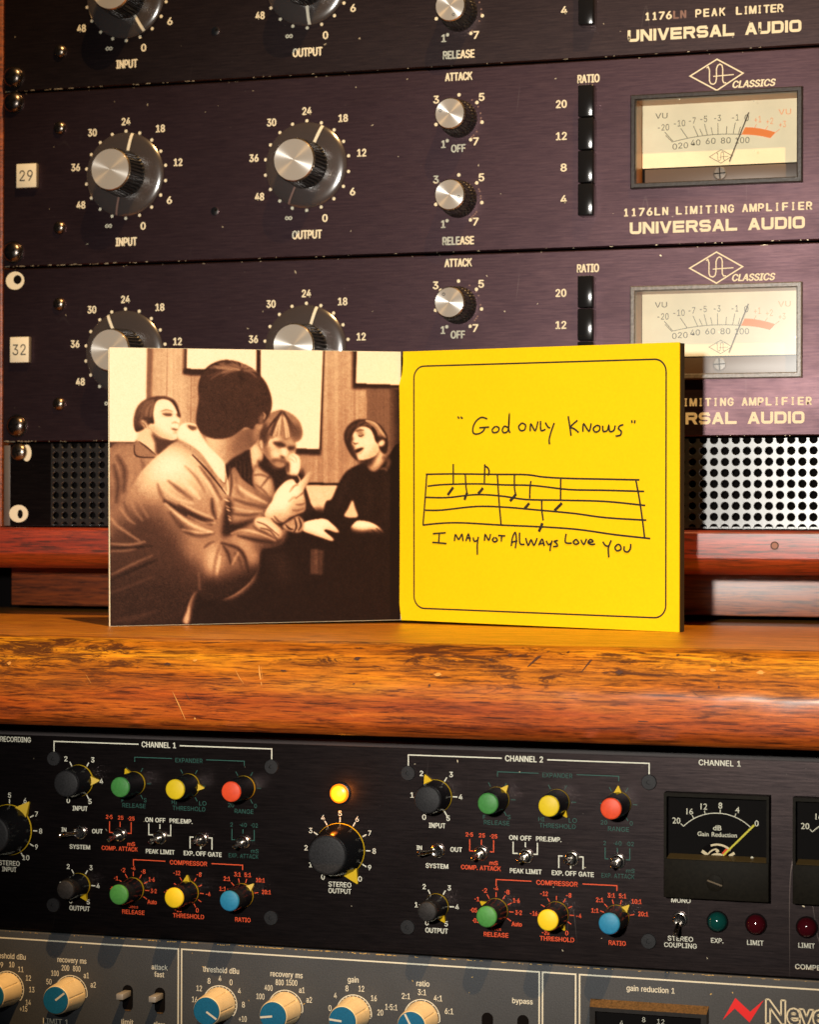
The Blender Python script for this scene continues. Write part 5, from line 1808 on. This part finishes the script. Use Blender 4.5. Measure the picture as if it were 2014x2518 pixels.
def chan(ox, oz, ch, ang):
    """one channel strip; ox, oz shift the strip measured on channel 1"""
    P = lambda x, y: (px_((x, y))[0] + ox, px_((x, y))[1] + oz)
    bw, br_, bg = MB(), MB(), MB()

    def tx(mb, s, q, hpx, m, wpx, **kw):
        x, z = P(*q)
        k = 1 / (2.463 * 6.0)
        text(mb, s, x, z, hpx * k, m, YP, wpx * k * 1.06 if wpx else None, **kw)
    # screws
    xs_, zs_ = (lo((132, 1864.5))[0] + ox, lo((667.8, 1888.8))[0] + ox), (-319.4 + oz, -382.4 + oz)
    for x in xs_:
        for z in zs_:
            link('flat_screw', FS, cu, (x, LOW, z))
    # bracket and channel name
    zt = P(600, 115)[1]
    xm0, xm1 = P(838, 125)[0], P(1087, 134)[0]
    for xa, xb in ((xs_[0], xm0), (xm1, xs_[1])):
        pass
    bw.ribbon([(xs_[0], zs_[0] + 2.8), (xs_[0], zt), (xm0, zt)], 0.5, YP, PRINTW)
    bw.ribbon([(xm1, zt), (xs_[1], zt), (xs_[1], zs_[0] + 2.8)], 0.5, YP, PRINTW)
    tx(bw, 'CHANNEL ' + ch, (960, 127), 34, PRINTW, 218, bold=0.10)
    build('channel_bracket', bw, cu, (144 + ox, LOW, zt), 0)
    bw = MB()
    # white knobs
    xi, zi = P(478, 342)
    knob('in', xi, zi, ang['in'])
    knob_ring(bw, xi, zi, 7.0, 9.0, (-90, -30, 30, 90, 150), PRINTW)
    for s, a in (('0', -150), ('1', -90), ('2', -35), ('3', 35), ('4', 90), ('5', 150)):
        a = radians(a)
        rr = {'2': 11.0, '3': 11.0, '1': 10.3, '4': 10.4}.get(s, 10.2)
        text(bw, s, xi + rr * sin(a), zi + rr * cos(a), 2.1, PRINTW, YP, bold=0.09)
    tx(bw, 'INPUT', (483, 512), 29, PRINTW, 97, bold=0.09)
    xo, zo = P(480, 975)
    knob('out', xo, zo, ang['out'])
    knob_ring(bw, xo, zo, 5.5, 7.4, (-90, -30, 30, 90, 150), PRINTW)
    for s, a in (('0', -150), ('1', -90), ('2', -35), ('3', 35), ('4', 90), ('5', 150)):
        a = radians(a)
        rr = {'2': 9.3, '3': 9.3, '1': 8.7, '4': 8.7}.get(s, 8.2)
        text(bw, s, xo + rr * sin(a), zo + rr * cos(a), 2.0, PRINTW, YP, bold=0.09)
    tx(bw, 'OUTPUT', (480, 1117), 29, PRINTW, 132, bold=0.09)
    build('knob_scale', bw, cu, (110 + ox, LOW, -350 + oz), 0)
    bw = MB()
    # expander (green print)
    ze = P(814, 357)[1] - 0.3
    xe = [P(814, 357)[0], P(1143, 370)[0], P(1478, 388)[0]]
    ze = [P(814, 357)[1], P(1143, 372)[1], P(1478, 388)[1]]
    z_e = sum(ze) / 3
    for x, k, c in zip(xe, ('er', 'et', 'eg'), ('g', 'y', 'r')):
        knob(c, x, z_e, ang[k])
        knob_ring(bg, x, z_e, 5.7, 7.6, (-90, -30, 30, 90, 150), GREENP, 0.3)
    zt = P(1140, 222)[1]
    bg.ribbon([(xe[0], zt - 1.4), (xe[0], zt + 0.6), (P(1040, 217)[0], zt + 0.6)], 0.32, YP, GREENP)
    bg.ribbon([(P(1248, 227)[0], zt + 0.6), (xe[2], zt + 0.6), (xe[2], zt - 1.4)], 0.32, YP, GREENP)
    tx(bg, 'EXPANDER', (1143, 222), 27, GREENP, 172)
    tx(bg, 'RELEASE', (810, 495), 27, GREENP, 150)
    tx(bg, 'S', (878, 462), 25, GREENP, None)
    tx(bg, 'F', (742, 462), 25, GREENP, None)
    tx(bg, 'THRESHOLD', (1143, 513), 27, GREENP, 208)
    tx(bg, 'HI', (1055, 474), 25, GREENP, None)
    tx(bg, 'LO', (1227, 481), 27, GREENP, 45)
    tx(bg, 'RANGE', (1477, 530), 27, GREENP, 118)
    tx(bg, '20', (1398, 492), 25, GREENP, None)
    tx(bg, '0', (1547, 497), 25, GREENP, None)
    # toggles
    for q, (dx, dv) in (((487, 655), (-5.6, -0.4)), ((725, 670), (-1.2, -1.0)), ((972, 685), (-1.0, -1.0)), ((1222, 698), (-0.6, 0.0)), ((1475, 712), (-0.6, -1.0))):
        x, z = P(*q)
        toggle(x, z, dx, dv)
    tx(bw, 'IN', (385, 640), 25, PRINTW, 31, bold=0.085)
    tx(bw, 'OUT', (588, 650), 27, PRINTW, 68, bold=0.09)
    tx(bw, 'SYSTEM', (482, 745), 27, PRINTW, 132, bold=0.09)
    # comp attack (red)
    x1_, x2_, x3_ = P(662, 600)[0], P(726, 600)[0], P(793, 600)[0]
    z1_, z2_ = P(725, 592)[1], P(725, 660)[1]
    br_.ribbon([(x1_, z1_), (x1_, z2_), (x1_ + 1.6, z2_)], 0.42, YP, REDP)
    br_.ribbon([(x3_, z1_), (x3_, z2_), (x3_ - 1.6, z2_)], 0.42, YP, REDP)
    br_.ribbon([(x2_, z1_), (x2_, P(726, 624)[1])], 0.42, YP, REDP)
    for s, q in (('2·5', (660, 563)), ('25', (729, 568)), ('·25', (793, 573))):
        tx(br_, s, q, 24, REDP, 42 if len(s) == 3 else 34, bold=0.085)
    tx(br_, 'mS', (793, 727), 24, REDP, 48, bold=0.085)
    tx(br_, 'COMP. ATTACK', (723, 755), 26, REDP, 232, bold=0.085)
    # peak limit
    x1_, x2_, x3_ = P(900, 600)[0], P(967, 600)[0], P(1033, 600)[0]
    z1_, z2_ = P(970, 607)[1], P(970, 674)[1]
    bw.ribbon([(x1_, z1_), (x1_, z2_), (x1_ + 2.0, z2_)], 0.5, YP, PRINTW)
    bw.ribbon([(x3_, z1_), (x3_, z2_), (x3_ - 1.6, z2_)], 0.5, YP, PRINTW)
    bw.ribbon([(x2_, z1_), (x2_, P(967, 636)[1])], 0.5, YP, PRINTW)
    tx(bw, 'ON OFF', (939, 582), 27, PRINTW, 128, bold=0.09)
    tx(bw, 'PRE.EMP.', (1095, 589), 27, PRINTW, 144, bold=0.09)
    tx(bw, 'PEAK LIMIT', (969, 774), 27, PRINTW, 182, bold=0.09)
    # exp off gate
    x1_, x2_, x3_ = P(1150, 700)[0], P(1215, 700)[0], P(1283, 700)[0]
    z1_, z2_ = P(1215, 758)[1], P(1215, 688)[1]
    bw.ribbon([(x1_, z1_), (x1_, z2_), (x1_ + 1.6, z2_)], 0.5, YP, PRINTW)
    bw.ribbon([(x3_, z1_), (x3_, z2_), (x3_ - 1.6, z2_)], 0.5, YP, PRINTW)
    bw.ribbon([(x2_, z1_), (x2_, z1_ + 1.2)], 0.5, YP, PRINTW)
    tx(bw, 'EXP.', (1143, 783), 27, PRINTW, 64, bold=0.09)
    tx(bw, 'OFF', (1216, 786), 27, PRINTW, 62, bold=0.09)
    tx(bw, 'GATE', (1300, 791), 27, PRINTW, 85, bold=0.09)
    # exp attack (green)
    x1_, x2_, x3_ = P(1404, 640)[0], P(1471, 640)[0], P(1539, 640)[0]
    z1_, z2_ = P(1470, 638)[1], P(1470, 704)[1]
    bg.ribbon([(x1_, z1_), (x1_, z2_), (x1_ + 1.4, z2_)], 0.36, YP, GREENP)
    bg.ribbon([(x3_, z1_), (x3_, z2_), (x3_ - 1.6, z2_)], 0.36, YP, GREENP)
    bg.ribbon([(x2_, z1_), (x2_, P(1471, 664)[1])], 0.36, YP, GREENP)
    for s, q in (('2', (1402, 610)), ('·40', (1472, 612)), ('·02', (1540, 615))):
        tx(bg, s, q, 25, GREENP, 44 if len(s) == 3 else None)
    tx(bg, 'mS', (1542, 770), 24, GREENP, 48)
    tx(bg, 'EXP. ATTACK', (1474, 800), 26, GREENP, 186)
    # compressor row (red)
    xc = [P(806, 997)[0], P(1137, 1020)[0], P(1468, 1040)[0]]
    z_c = sum((P(806, 997)[1], P(1137, 1020)[1], P(1468, 1040)[1])) / 3
    for x, k, c in zip(xc, ('cr', 'ct', 'cg'), ('g', 'y', 'b')):
        knob(c, x, z_c, ang[k])
    zt = P(1140, 843)[1]
    br_.ribbon([(xc[0], zt - 2.4), (xc[0], zt + 0.3), (P(1000, 830)[0], zt + 0.3)], 0.42, YP, REDP)
    br_.ribbon([(P(1280, 848)[0], zt + 0.3), (xc[2], zt + 0.3), (xc[2], zt - 1.8)], 0.42, YP, REDP)
    tx(br_, 'COMPRESSOR', (1140, 843), 27, REDP, 236, bold=0.085)
    knob_ring(br_, xc[0], z_c, 5.5, 7.4, (-122, -90, -62, -31, 0, 31, 62, 92, 122), REDP, 0.38)
    for s, a, r_ in (('·02', -118, 9.6), ('·05', -92, 9.4), ('·1', -62, 9.0), ('·2', -31, 9.2), ('·4', 0, 8.9), ('·8', 31, 9.0), ('1·6', 62, 9.6), ('3·2', 92, 9.4), ('Auto', 120, 10.0)):
        a = radians(a)
        text(br_, s, xc[0] + r_ * sin(a), z_c + r_ * cos(a), 1.75, REDP, YP, {2: 1.9, 3: 2.7, 4: 4.2}[len(s)], bold=0.085)
    knob_ring(br_, xc[1], z_c, 5.5, 7.2, (-90, -62, -31, 0, 31, 62, 92, 122, 150), REDP, 0.38)
    for s, a, r_ in (('-20', -150, 8.9), ('-16', -92, 9.4), ('-12', -33, 9.4), ('-8', 33, 9.2), ('-4', 92, 9.2), ('0', 150, 8.6)):
        a = radians(a)
        text(br_, s, xc[1] + r_ * sin(a), z_c + r_ * cos(a), 1.8, REDP, YP, {1: 1.2, 2: 2.1, 3: 3.0}[len(s)], bold=0.085)
    knob_ring(br_, xc[2], z_c, 5.4, 7.2, (-72, -45, -15, 15, 45, 78), REDP, 0.38)
    for s, a, r_ in (('1:1', -76, 9.2), ('2:1', -47, 9.6), ('3:1', -15, 8.9), ('5:1', 15, 8.9), ('10:1', 50, 10.4), ('20:1', 80, 10.8)):
        a = radians(a)
        text(br_, s, xc[2] + r_ * sin(a), z_c + r_ * cos(a), 1.75, REDP, YP, {3: 2.9, 4: 3.9}[len(s)], bold=0.085)
    tx(br_, 'Secs', (806, 1107), 18, REDP, 60)
    tx(br_, 'RELEASE', (806, 1140), 26, REDP, 142, bold=0.085)
    tx(br_, 'THRESHOLD', (1140, 1164), 26, REDP, 196, bold=0.085)
    tx(br_, 'RATIO', (1470, 1186), 26, REDP, 95, bold=0.085)

    for nm, q_ in (('white_lettering', bw), ('red_lettering', br_), ('green_lettering', bg)):
        build(nm, q_, cu, (144 + ox, LOW, -350 + oz), 0)


chan(0, 0, '1', {'in': 88, 'out': 150, 'er': -33, 'et': 96, 'eg': -120, 'cr': -140, 'ct': 0, 'cg': 46})
chan(DX, DZ, '2', {'in': -28, 'out': 150, 'er': 38, 'et': 146, 'eg': 0, 'cr': -62, 'ct': 150, 'cg': 44})
# stereo knobs
for q, a, txt in ((S2(458, 760), 150, 'OUTPUT'), (S1(55, 640), 38, 'INPUT')):
    x, z = lo(q)
    knob('big', x, z, a)
    bw = MB()
    knob_ring(bw, x, z, 11.3, 13.3, [-150 + 30 * i for i in range(11)], PRINTW)
    for i in range(11):
        an = radians(-150 + 30 * i)
        text(bw, str(i), x + (14.9 if i != 10 else 15.8) * sin(an), z + (14.2 + 0.7 * cos(an)) * cos(an), 2.1, PRINTW, YP, bold=0.06)
    text(bw, 'STEREO', x, z - 14.5, 2.0, PRINTW, YP, 9.9, bold=0.06)
    text(bw, txt, x, z - 17.2, 2.0, PRINTW, YP, 9.9 if txt == 'OUTPUT' else 6.8, bold=0.06)
    build('stereo_scale', bw, cu, (x, LOW, z), 0)
bw = MB()
ptext(bw, 'RECORDING', S1(92, 94), 12.5, PRINTW, LOW, 75, bold=0.06)
build('recording_lettering', bw, cu, cu_o, 0)
# amber lamp
x, z = lo(S2(459, 420))
b = MB()
b.lathe([(4.3, 0), (4.3, 0.8), (3.95, 1.0)], BLK, 32, x, LOW, z)
pl = build('pilot_lamp', b, cu, (x, LOW, z), 40, 'glowing amber pilot lamp')
b = MB()
b.lathe([(3.95, 0.6), (3.95, 1.6), (3.5, 2.1), (3.0, 2.2)], AMBER, 32, x, LOW, z)
b.lathe([(3.0, 2.2), (2.4, 2.45), (1.2, 2.6), (0.02, 2.65)], AMBERCORE, 32, x, LOW, z)
build('lens', b, pl, (x, LOW, z), 50)
lamp('pilot_glow', (x, LOW - 5.5, z), 0.012, (1.0, 0.30, 0.02), 2.0)
# right side: coupling switch, lamps, labels
for rows in ((('CHANNEL 1', S3(1125, 188), 13.5, 103),), (('MONO', S3(890, 1020), 11, 47),), (('STEREO', S3(887, 1252), 11.5, 62), ('COUPLING', S3(887, 1292), 11.5, 80)), (('EXP.', S3(1110, 1263), 11.5, 30),),
             (('LIMIT', S3(1341, 1276), 11.5, 40),), (('LIMIT', S3(1652, 1293), 11.5, 40),), (('COMPEX', S3(1675, 1425), 12, 75),)):
    bw = MB()
    for s_, q, hp, wp in rows:
        ptext(bw, s_, q, hp, PRINTW, LOW, wp, bold=0.06)
    x, z = lo(rows[0][1])
    build('lettering', bw, cu, (x, LOW, z), 0)
x, z = lo(S3(884, 1132))
toggle(x, z, -0.2, -4.6)
for q, m, lab in ((S3(1112, 1148), LEDG, 'green indicator lamp'), (S3(1346, 1164), LEDR, 'dark red indicator lamp'), (S3(1654, 1182), LEDR, 'dark red indicator lamp at the right edge')):
    x, z = lo(q)
    b = MB()
    b.lathe([(4.3, 0), (4.3, 0.4), (4.0, 0.6), (3.6, 0.5)], HOLE, 28, x, LOW, z)
    il = build('indicator_lamp', b, cu, (x, LOW, z), 40, lab)
    b = MB()
    b.lathe([(3.85, 0.3), (3.7, 1.5), (3.1, 2.8), (1.8, 3.7), (0.9, 3.95), (0.02, 4.05)], m, 32, x, LOW, z)
    build('lens', b, il, (x, LOW, z), 60)


def gr_meter(dx):
    YB = LOW - 6.0
    mp = lambda x, y: tuple(v + (dx if i == 0 else 0) for i, v in enumerate(at(M2(x, y), YB)))
    fx0, fz1 = mp(138, 290)
    fx1, _ = mp(1215, 330)
    _, fz0 = mp(640, 1385)
    fz1 = at(M2(680, 308), YB)[1]
    ix0, ix1 = mp(165, 600)[0], mp(1190, 600)[0]
    iz1 = at(M2(680, 345), YB)[1]
    iz0 = at(M2(680, 985), YB)[1]
    o = ((fx0 + fx1) / 2, LOW, (fz0 + fz1) / 2)
    b = MB()
    YI = LOW - 1.5
    # housing ring with recessed upper window and solid lower half
    for (a, c, d, e) in ((fx0, ix0, iz0, fz1), (ix1, fx1, iz0, fz1), (ix0, ix1, iz1, fz1)):
        b.box(a, c, YB, LOW - 0.05, d, e, SSLBOX, 0.0)
    b.box(fx0, fx1, YB - 0.15, LOW - 0.05, fz0, iz0 - 0.01, SSLBOX, 0.4)
    r = build('gain_meter', b, cu, o, 30)
    b = MB()
    b.quadxz([(ix0, iz0), (ix1, iz0), (ix1, iz1), (ix0, iz1)], YI, METERBLACK)
    build('dial_face', b, r, o, 0)
    b = MB()
    b.add([(ix0 + 0.1, YB + 0.05, iz0), (ix1 - 0.1, YB + 0.05, iz0), (ix1 - 0.4, YI - 0.1, iz0 + 1.5), (ix0 + 0.6, YI - 0.1, iz0 + 1.5)], [(0, 1, 2, 3)], SSLLEDGE)
    b.disc(*mp(1030, 968), 0.55, YI - 1.2, PRINTW, 12)
    build('ledge', b, r, o, 0)
    b = MB()
    mq = lambda x, y: tuple(v + (dx if i == 0 else 0) for i, v in enumerate(at(M2(x, y), YI)))
    yv = YI - 0.15
    P_ = [np.array(mq(*q)) for q in ((340, 632), (680, 497), (1025, 640))]
    A = np.array([2 * (P_[1] - P_[0]), 2 * (P_[2] - P_[0])])
    C = np.linalg.solve(A, np.array([P_[1] @ P_[1] - P_[0] @ P_[0], P_[2] @ P_[2] - P_[0] @ P_[0]]))
    Rr = np.hypot(*(P_[0] - C))
    a0 = atan2(*(P_[0] - C)[::-1]); a1 = atan2(*(P_[2] - C)[::-1])
    b.ribbon([(C[0] + Rr * cos(a0 + (a1 - a0) * i / 24), C[1] + Rr * sin(a0 + (a1 - a0) * i / 24)) for i in range(25)], 0.34, yv, PRINTW)
    for q in ((340, 632), (445, 548), (565, 510), (716, 497), (868, 530)):
        p = np.array(mq(*q)) - C
        p = p / np.hypot(*p)
        b.ribbon([tuple(C + p * Rr), tuple(C + p * (Rr + 1.5))], 0.3, yv - 0.02, PRINTW)
    for s, q in (('20', (268, 573)), ('16', (405, 480)), ('12', (550, 430)), ('8', (718, 420)), ('4', (893, 465)), ('0', (1090, 602))):
        text(b, s, *mq(*q), 2.3, PRINTW, yv, font=None, bold=0.03)
    text(b, 'dB', *mq(687, 648), 1.9, PRINTW, yv, wd=3.3, font=None, bold=0.05)
    text(b, 'Gain Reduction', *mq(686, 716), 1.7, PRINTW, yv, wd=15.5, font=None, bold=0.04)
    build('scale', b, r, o, 0)
    b = MB()
    b.ribbon([mq(752, 925), mq(1068, 618)], 0.75, YI - 0.9, NEEDLEY)
    build('needle', b, r, o, 0)
    # movement seen through the half-round window
    b = MB()
    cx, cz = mq(690, 960)
    SIL = mat('movement_metal' + str(dx), (0.75, 0.62, 0.40), 0.35, 0.3)
    b.quadxz([(cx + 7.3 * cos(t * pi / 20), cz + 6.2 * sin(t * pi / 20)) for t in range(21)], YI - 0.08, HOLE)
    b.ribbon([(cx + 6.4 * cos(radians(t)), cz + 5.4 * sin(radians(t))) for t in range(38, 122, 7)], 0.8, YI - 0.12, SIL)
    b.ribbon([(cx - 6.2, cz + 2.6), (cx - 3.8, cz + 1.0)], 1.3, YI - 0.14, SIL)
    b.ribbon([(cx + 4.6, cz + 1.0), (cx + 6.6, cz + 2.4)], 1.1, YI - 0.14, SIL)
    b.ribbon([(cx + 4.0 * cos(radians(t)), cz + 3.6 * sin(radians(t))) for t in range(95, 165, 10)], 0.55, YI - 0.14, SIL)
    b.quadxz([(cx + 3.1 * cos(t * pi / 12), cz + 2.1 * sin(t * pi / 12)) for t in range(13)], YI - 0.16, SIL)
    b.box(cx - 7.4, cx + 7.4, YI - 0.5, YI - 0.1, cz - 0.5, cz + 0.1, SIL)
    b.disc(cx - 0.1, cz + 2.9, 0.7, YI - 0.2, SIL, 12)
    b.ribbon([(cx + 2.2, cz + 1.6), (cx + 4.0, cz + 3.6)], 1.6, YI - 0.18, REDP)
    build('movement', b, r, o, 0)
    b = MB()
    x, z = at(M2(662, 1210), YB)
    x += dx
    b.lathe([(3.3, 0), (3.3, 0.4), (3.0, 0.55), (0.02, 0.6)], SSLBOX, 28, x, YB - 0.15, z)
    b.ribbon([(x - 2.9, z + 0.9), (x + 2.9, z - 1.0)], 0.6, YB - 0.78, SSLLEDGE)
    build('adjusting_screw', b, r, o, 30)
    b = MB()
    b.quadxz([(ix0, iz0), (ix1, iz0), (ix1, iz1), (ix0, iz1)], YB + 0.6, GLASSD)
    build('meter_glass', b, r, o, 0)


gr_meter(0.0)
gr_meter(at(M2(1462, 700), LOW - 6)[0] - at(M2(140, 700), LOW - 6)[0])

# ------------------------------------------------------------------ grey unit at the bottom
NZ1, NZ0 = -394.6, -481.4
nu_o = (240, LOW, NZ0)
nu = thing('compressor_limiter', 'dark grey rack unit with cream and blue pointer knobs, cut by the lower frame edge', 'compressor', nu_o)
b = MB()
panel_with_hole(b, 2, 484, NZ0, NZ1, LOW, 3.0, NPANEL, None, 0.5)
GOLD = mat('worn_gold_edge', (0.75, 0.48, 0.14), 0.45, 0.3)
edge_chips(b, 130, 260, NZ1 - 0.5, LOW, 110, GOLD, 0.4, 3.0)
edge_chips(b, 260, 425, NZ1 - 0.5, LOW, 60, GOLD, 0.3, 3.0)
edge_chips(b, 60, 140, NZ1 - 0.5, LOW, 16, GOLD, 0.3, 2.0)
scuffs(b, 60, 425, -418, -396, LOW, 18, GOLD, 0.25)
build('faceplate', b, nu, nu_o, 30)
b = MB()
yl = LOW - 0.12
zl = -397.9
xv = [lo(N1(1079, 205))[0], lo(N1(1099, 205))[0], lo(N2(1667, 285))[0], lo(N2(1687, 285))[0], lo(N3(252, 297))[0], lo(N3(276, 298))[0]]
for xa, xb in ((10, xv[0]), (xv[1], xv[2]), (xv[3], xv[4]), (xv[5], 470)):
    b.ribbon([(xa, zl), (xb, zl), (xb, NZ0 + 4), (xa, NZ0 + 4)], 0.62, yl, PRINTW, True)
ZN = [lo(q)[1] for q in (N1(428, 465), N1(1331, 541), N2(128, 497), N2(543, 520), N2(955, 553))]
zk = sum(ZN) / 5
KN = []
for q, angs, labs, nm, wpx, pa in (
    (N1(45, 430), (-40, -16, 10, 34, 60, 88, 120, 140), ('8', '9', '10', '11', '12', '13', '14', '+15'), 'threshold dBu', 98, 150),
    (N1(428, 465), (-66, -40, -14, 14, 40, 66), ('50', '100', '200', '800', 'a1', 'a2'), 'recovery ms', 82, 52),
    (N1(1331, 541), (-84, -56, -28, 0, 28, 56, 88, 122), ('16', '12', '8', '4', '0', '4', '8', '+10'), 'threshold dBu', 98, 122),
    (N2(128, 497), (-66, -40, -14, 14, 40, 66), ('100', '400', '800', '1500', 'a1', 'a2'), 'recovery ms', 86, 262),
    (N2(543, 520), (-82, -50, -17, 17, 50, 84), ('0', '4', '8', '12', '16', '20'), 'gain', 28, 275),
    (N2(955, 553), (-70, -36, -0, 36, 70), ('1·5:1', '2:1', '3:1', '4:1', '6:1'), 'ratio', 33, 332),
):
    x, _ = lo(q)
    KN.append((x, zk, pa))
    r_ = 7.6
    b.ribbon([(x + r_ * sin(radians(t)), zk + r_ * cos(radians(t))) for t in range(-82, 104 if len(labs) < 8 else 130, 6)], 0.42, yl, PRINTW)
    for t in range(-80, 104 if len(labs) < 8 else 130, 13 if nm != 'ratio' and 'recov' not in nm else 30):
        t = radians(t)
        b.ribbon([(x + (r_ - 0.1) * sin(t), zk + (r_ - 0.1) * cos(t)), (x + (r_ - 1.0) * sin(t), zk + (r_ - 1.0) * cos(t))], 0.4, yl - 0.02, PRINTW)
    for s, a in zip(labs, angs):
        a = radians(a)
        rr_ = 10.6 + (0.9 * abs(sin(a)) * max(0, len(s) - 1))
        text(b, s, x + rr_ * sin(a), zk + (rr_ if abs(sin(a)) < 0.4 else 10.6) * cos(a), 2.35, PRINTW, yl, {1: 1.25, 2: 2.4, 3: 3.5, 4: 4.8, 5: 5.2}[len(s)], bold=0.05)
    text(b, nm, x + (0.4 if nm != 'gain' else -0.4), zk + (14.2 if nm != 'gain' else 13.9), 2.3, PRINTW, yl, wpx / 6.05, bold=0.06)
for s, q, hp, wp in (('attack', N1(965, 316), 12.5, 39), ('fast', N1(963, 360), 12.5, 24), ('LIMIT 1', N1(335, 645), 13.5, 62), ('limit', N1(770, 648), 13, 29), ('slow', N1(963, 662), 12.5, 27), ('bypass', N2(1565, 447), 13, 50), ('gain reduction 1', N3(706, 376), 13.5, 118)):
    ptext(b, s, q, hp, PRINTW, LOW, wp, bold=0.06)
# maker's name in outline, red zig-zag
a_, Fc_, E_ = glyphs('Neve', None, 0.03)
cnt = {}
for f in Fc_:
    for i in range(len(f)):
        e = tuple(sorted((f[i], f[(i + 1) % len(f)])))
        cnt[e] = cnt.get(e, 0) + 1
xN0, zN = lo(N3(1405, 575)); xN1 = lo(N3(1528, 575))[0]
nb = glyphs('N', None, 0.03)[0]
kx = (xN1 - xN0) / (nb[:, 0].max() - nb[:, 0].min()) * 0.96
kz = (lo(N3(1405, 436))[1] - zN) / (nb[:, 1].max())
for (i, j), c in cnt.items():
    if c == 1:
        pi_, pj_ = a_[i], a_[j]
        b.ribbon([(xN0 + (pi_[0] - nb[:, 0].min()) * kx, zN + pi_[1] * kz), (xN0 + (pj_[0] - nb[:, 0].min()) * kx, zN + pj_[1] * kz)], 0.62, yl - 0.01, PRINT)
zz = [lo(N3(*q)) for q in ((1143, 562), (1220, 428), (1310, 512), (1393, 440), (1306, 577), (1217, 492))]
b.quadxz([zz[0], zz[1], zz[5]], yl, REDLOGO)
b.quadxz([zz[1], zz[2], zz[4], zz[5]], yl, REDLOGO)
b.quadxz([zz[2], zz[3], zz[4]], yl, REDLOGO)
build('lettering', b, nu, nu_o, 0)


def cream_knob_meshes():
    b = MB()
    n = 96
    g = lambda i, k: 1.0 - (0.055 if (i % 16) == 0 and 2 <= k <= 3 else 0)
    b.lathe([(7.1, 0.6), (7.1, 1.6), (6.85, 2.2), (6.2, 13.6), (6.0, 14.6), (5.7, 14.9)], CREAM, n, wob=g)
    body = b.mesh('pointer_knob', smooth=30)
    b = MB()
    b.lathe([(5.75, 14.4), (5.75, 15.1), (5.5, 15.4), (0.02, 15.5)], NBLUE, 48)
    cap = b.mesh('cap', smooth=40)
    b = MB()
    b.quadxz([(-0.42, 0.2), (0.42, 0.2), (0.42, 5.5), (-0.42, 5.5)], -15.62, LINE)
    return body, cap, b.mesh('index_line', smooth=0)


CK = cream_knob_meshes()
for x, z, a in KN:
    k = link('pointer_knob', CK[0], nu, (x, LOW, z), radians(a))
    link('cap', CK[1], k, (x, LOW, z))
    link('index_line', CK[2], k, (x, LOW, z))
for q, lev in ((N1(772, 503), True), (N1(967, 519), True), (N2(1352, 600), False), (N2(1568, 615), False)):
    x, z = lo(q)
    b = MB()
    w_, h_ = 2.4, 5.6
    pts = [(x + w_ * cos(radians(t)), z + h_ + w_ * sin(radians(t)) - w_) for t in range(0, 181, 15)] + [(x + w_ * cos(radians(t)), z - h_ + w_ * sin(radians(t)) + w_) for t in range(180, 361, 15)]
    b.quadxz(pts, LOW - 0.10, HOLE)
    b.quadxz([(x - 1.6, z - h_ + 0.7), (x + 1.6, z - h_ + 0.7), (x + 1.2, z - h_ + 0.1), (x - 1.2, z - h_ + 0.1)], LOW - 0.13, BRONZE)
    s = build('slide_switch', b, nu, (x, LOW, z), 0)
    b = MB()
    zc = z + (2.2 if lev else -2.6)
    b.box(x - 1.55, x + 1.55, LOW - 8.5, LOW - 0.2, zc - 1.2, zc + 1.2, mat('switch_lever' + str(len(bpy.data.materials)), (0.55, 0.52, 0.48), 0.35, 0.4), 0.15)
    build('lever', b, s, (x, LOW, zc))
# meter
x0, z1 = lo(N3(342, 432)); x1 = lo(N3(1060, 470))[0]
z1 = lo(N3(700, 455))[1]
b = MB()
z0 = NZ0 + 8
wdt = 5.0
zi = z1 - 2.6
A = [(x0, LOW - 0.1, z0), (x1, LOW - 0.1, z0), (x1, LOW - 0.1, z1), (x0, LOW - 0.1, z1)]
B = [(x0 + 0.4, LOW - 3.6, z0 + 2), (x1 - 0.4, LOW - 3.6, z0 + 2), (x1 - 0.4, LOW - 3.6, zi), (x0 + 0.4, LOW - 3.6, zi)]
D = [(x0 + 2.6, LOW - 3.6, z0 + 4), (x1 - 2.6, LOW - 3.6, z0 + 4), (x1 - 2.6, LOW - 3.6, zi - 1.6), (x0 + 2.6, LOW - 3.6, zi - 1.6)]
E = [(p[0], LOW - 0.6, p[2]) for p in D]
b.add(A + B, [(2, 3, 7, 6)], BRONZE)
b.add(A + B, [(0, 1, 5, 4), (1, 2, 6, 5), (3, 0, 4, 7)], BLK)
b.add(B + D, [(i, (i + 1) % 4, (i + 1) % 4 + 4, i + 4) for i in range(4)], BLK)
b.add(D + E, [(i, (i + 1) % 4, (i + 1) % 4 + 4, i + 4) for i in range(4)], BLK)
r = build('gain_meter', b, nu, ((x0 + x1) / 2, LOW, (z0 + z1) / 2), 0)
b = MB()
b.quadxz([(p[0], p[2]) for p in E], LOW - 0.6, METERBLACK)
ym = LOW - 0.75
for s, q in (('4', (530, 580)), ('8', (665, 560)), ('12', (768, 572))):
    x, z = at(N3(*q), LOW - 0.6)
    text(b, s, x, z, 1.9, PRINTW, ym)
x, z = at(N3(690, 560), LOW - .6)
b.ribbon([(x + 30 * sin(radians(t)), z - 32.5 + 30 * cos(radians(t))) for t in range(-30, 33, 4)], 0.3, ym, PRINTW)
build('dial_face', b, r, ((x0 + x1) / 2, LOW, (z0 + z1) / 2), 0)
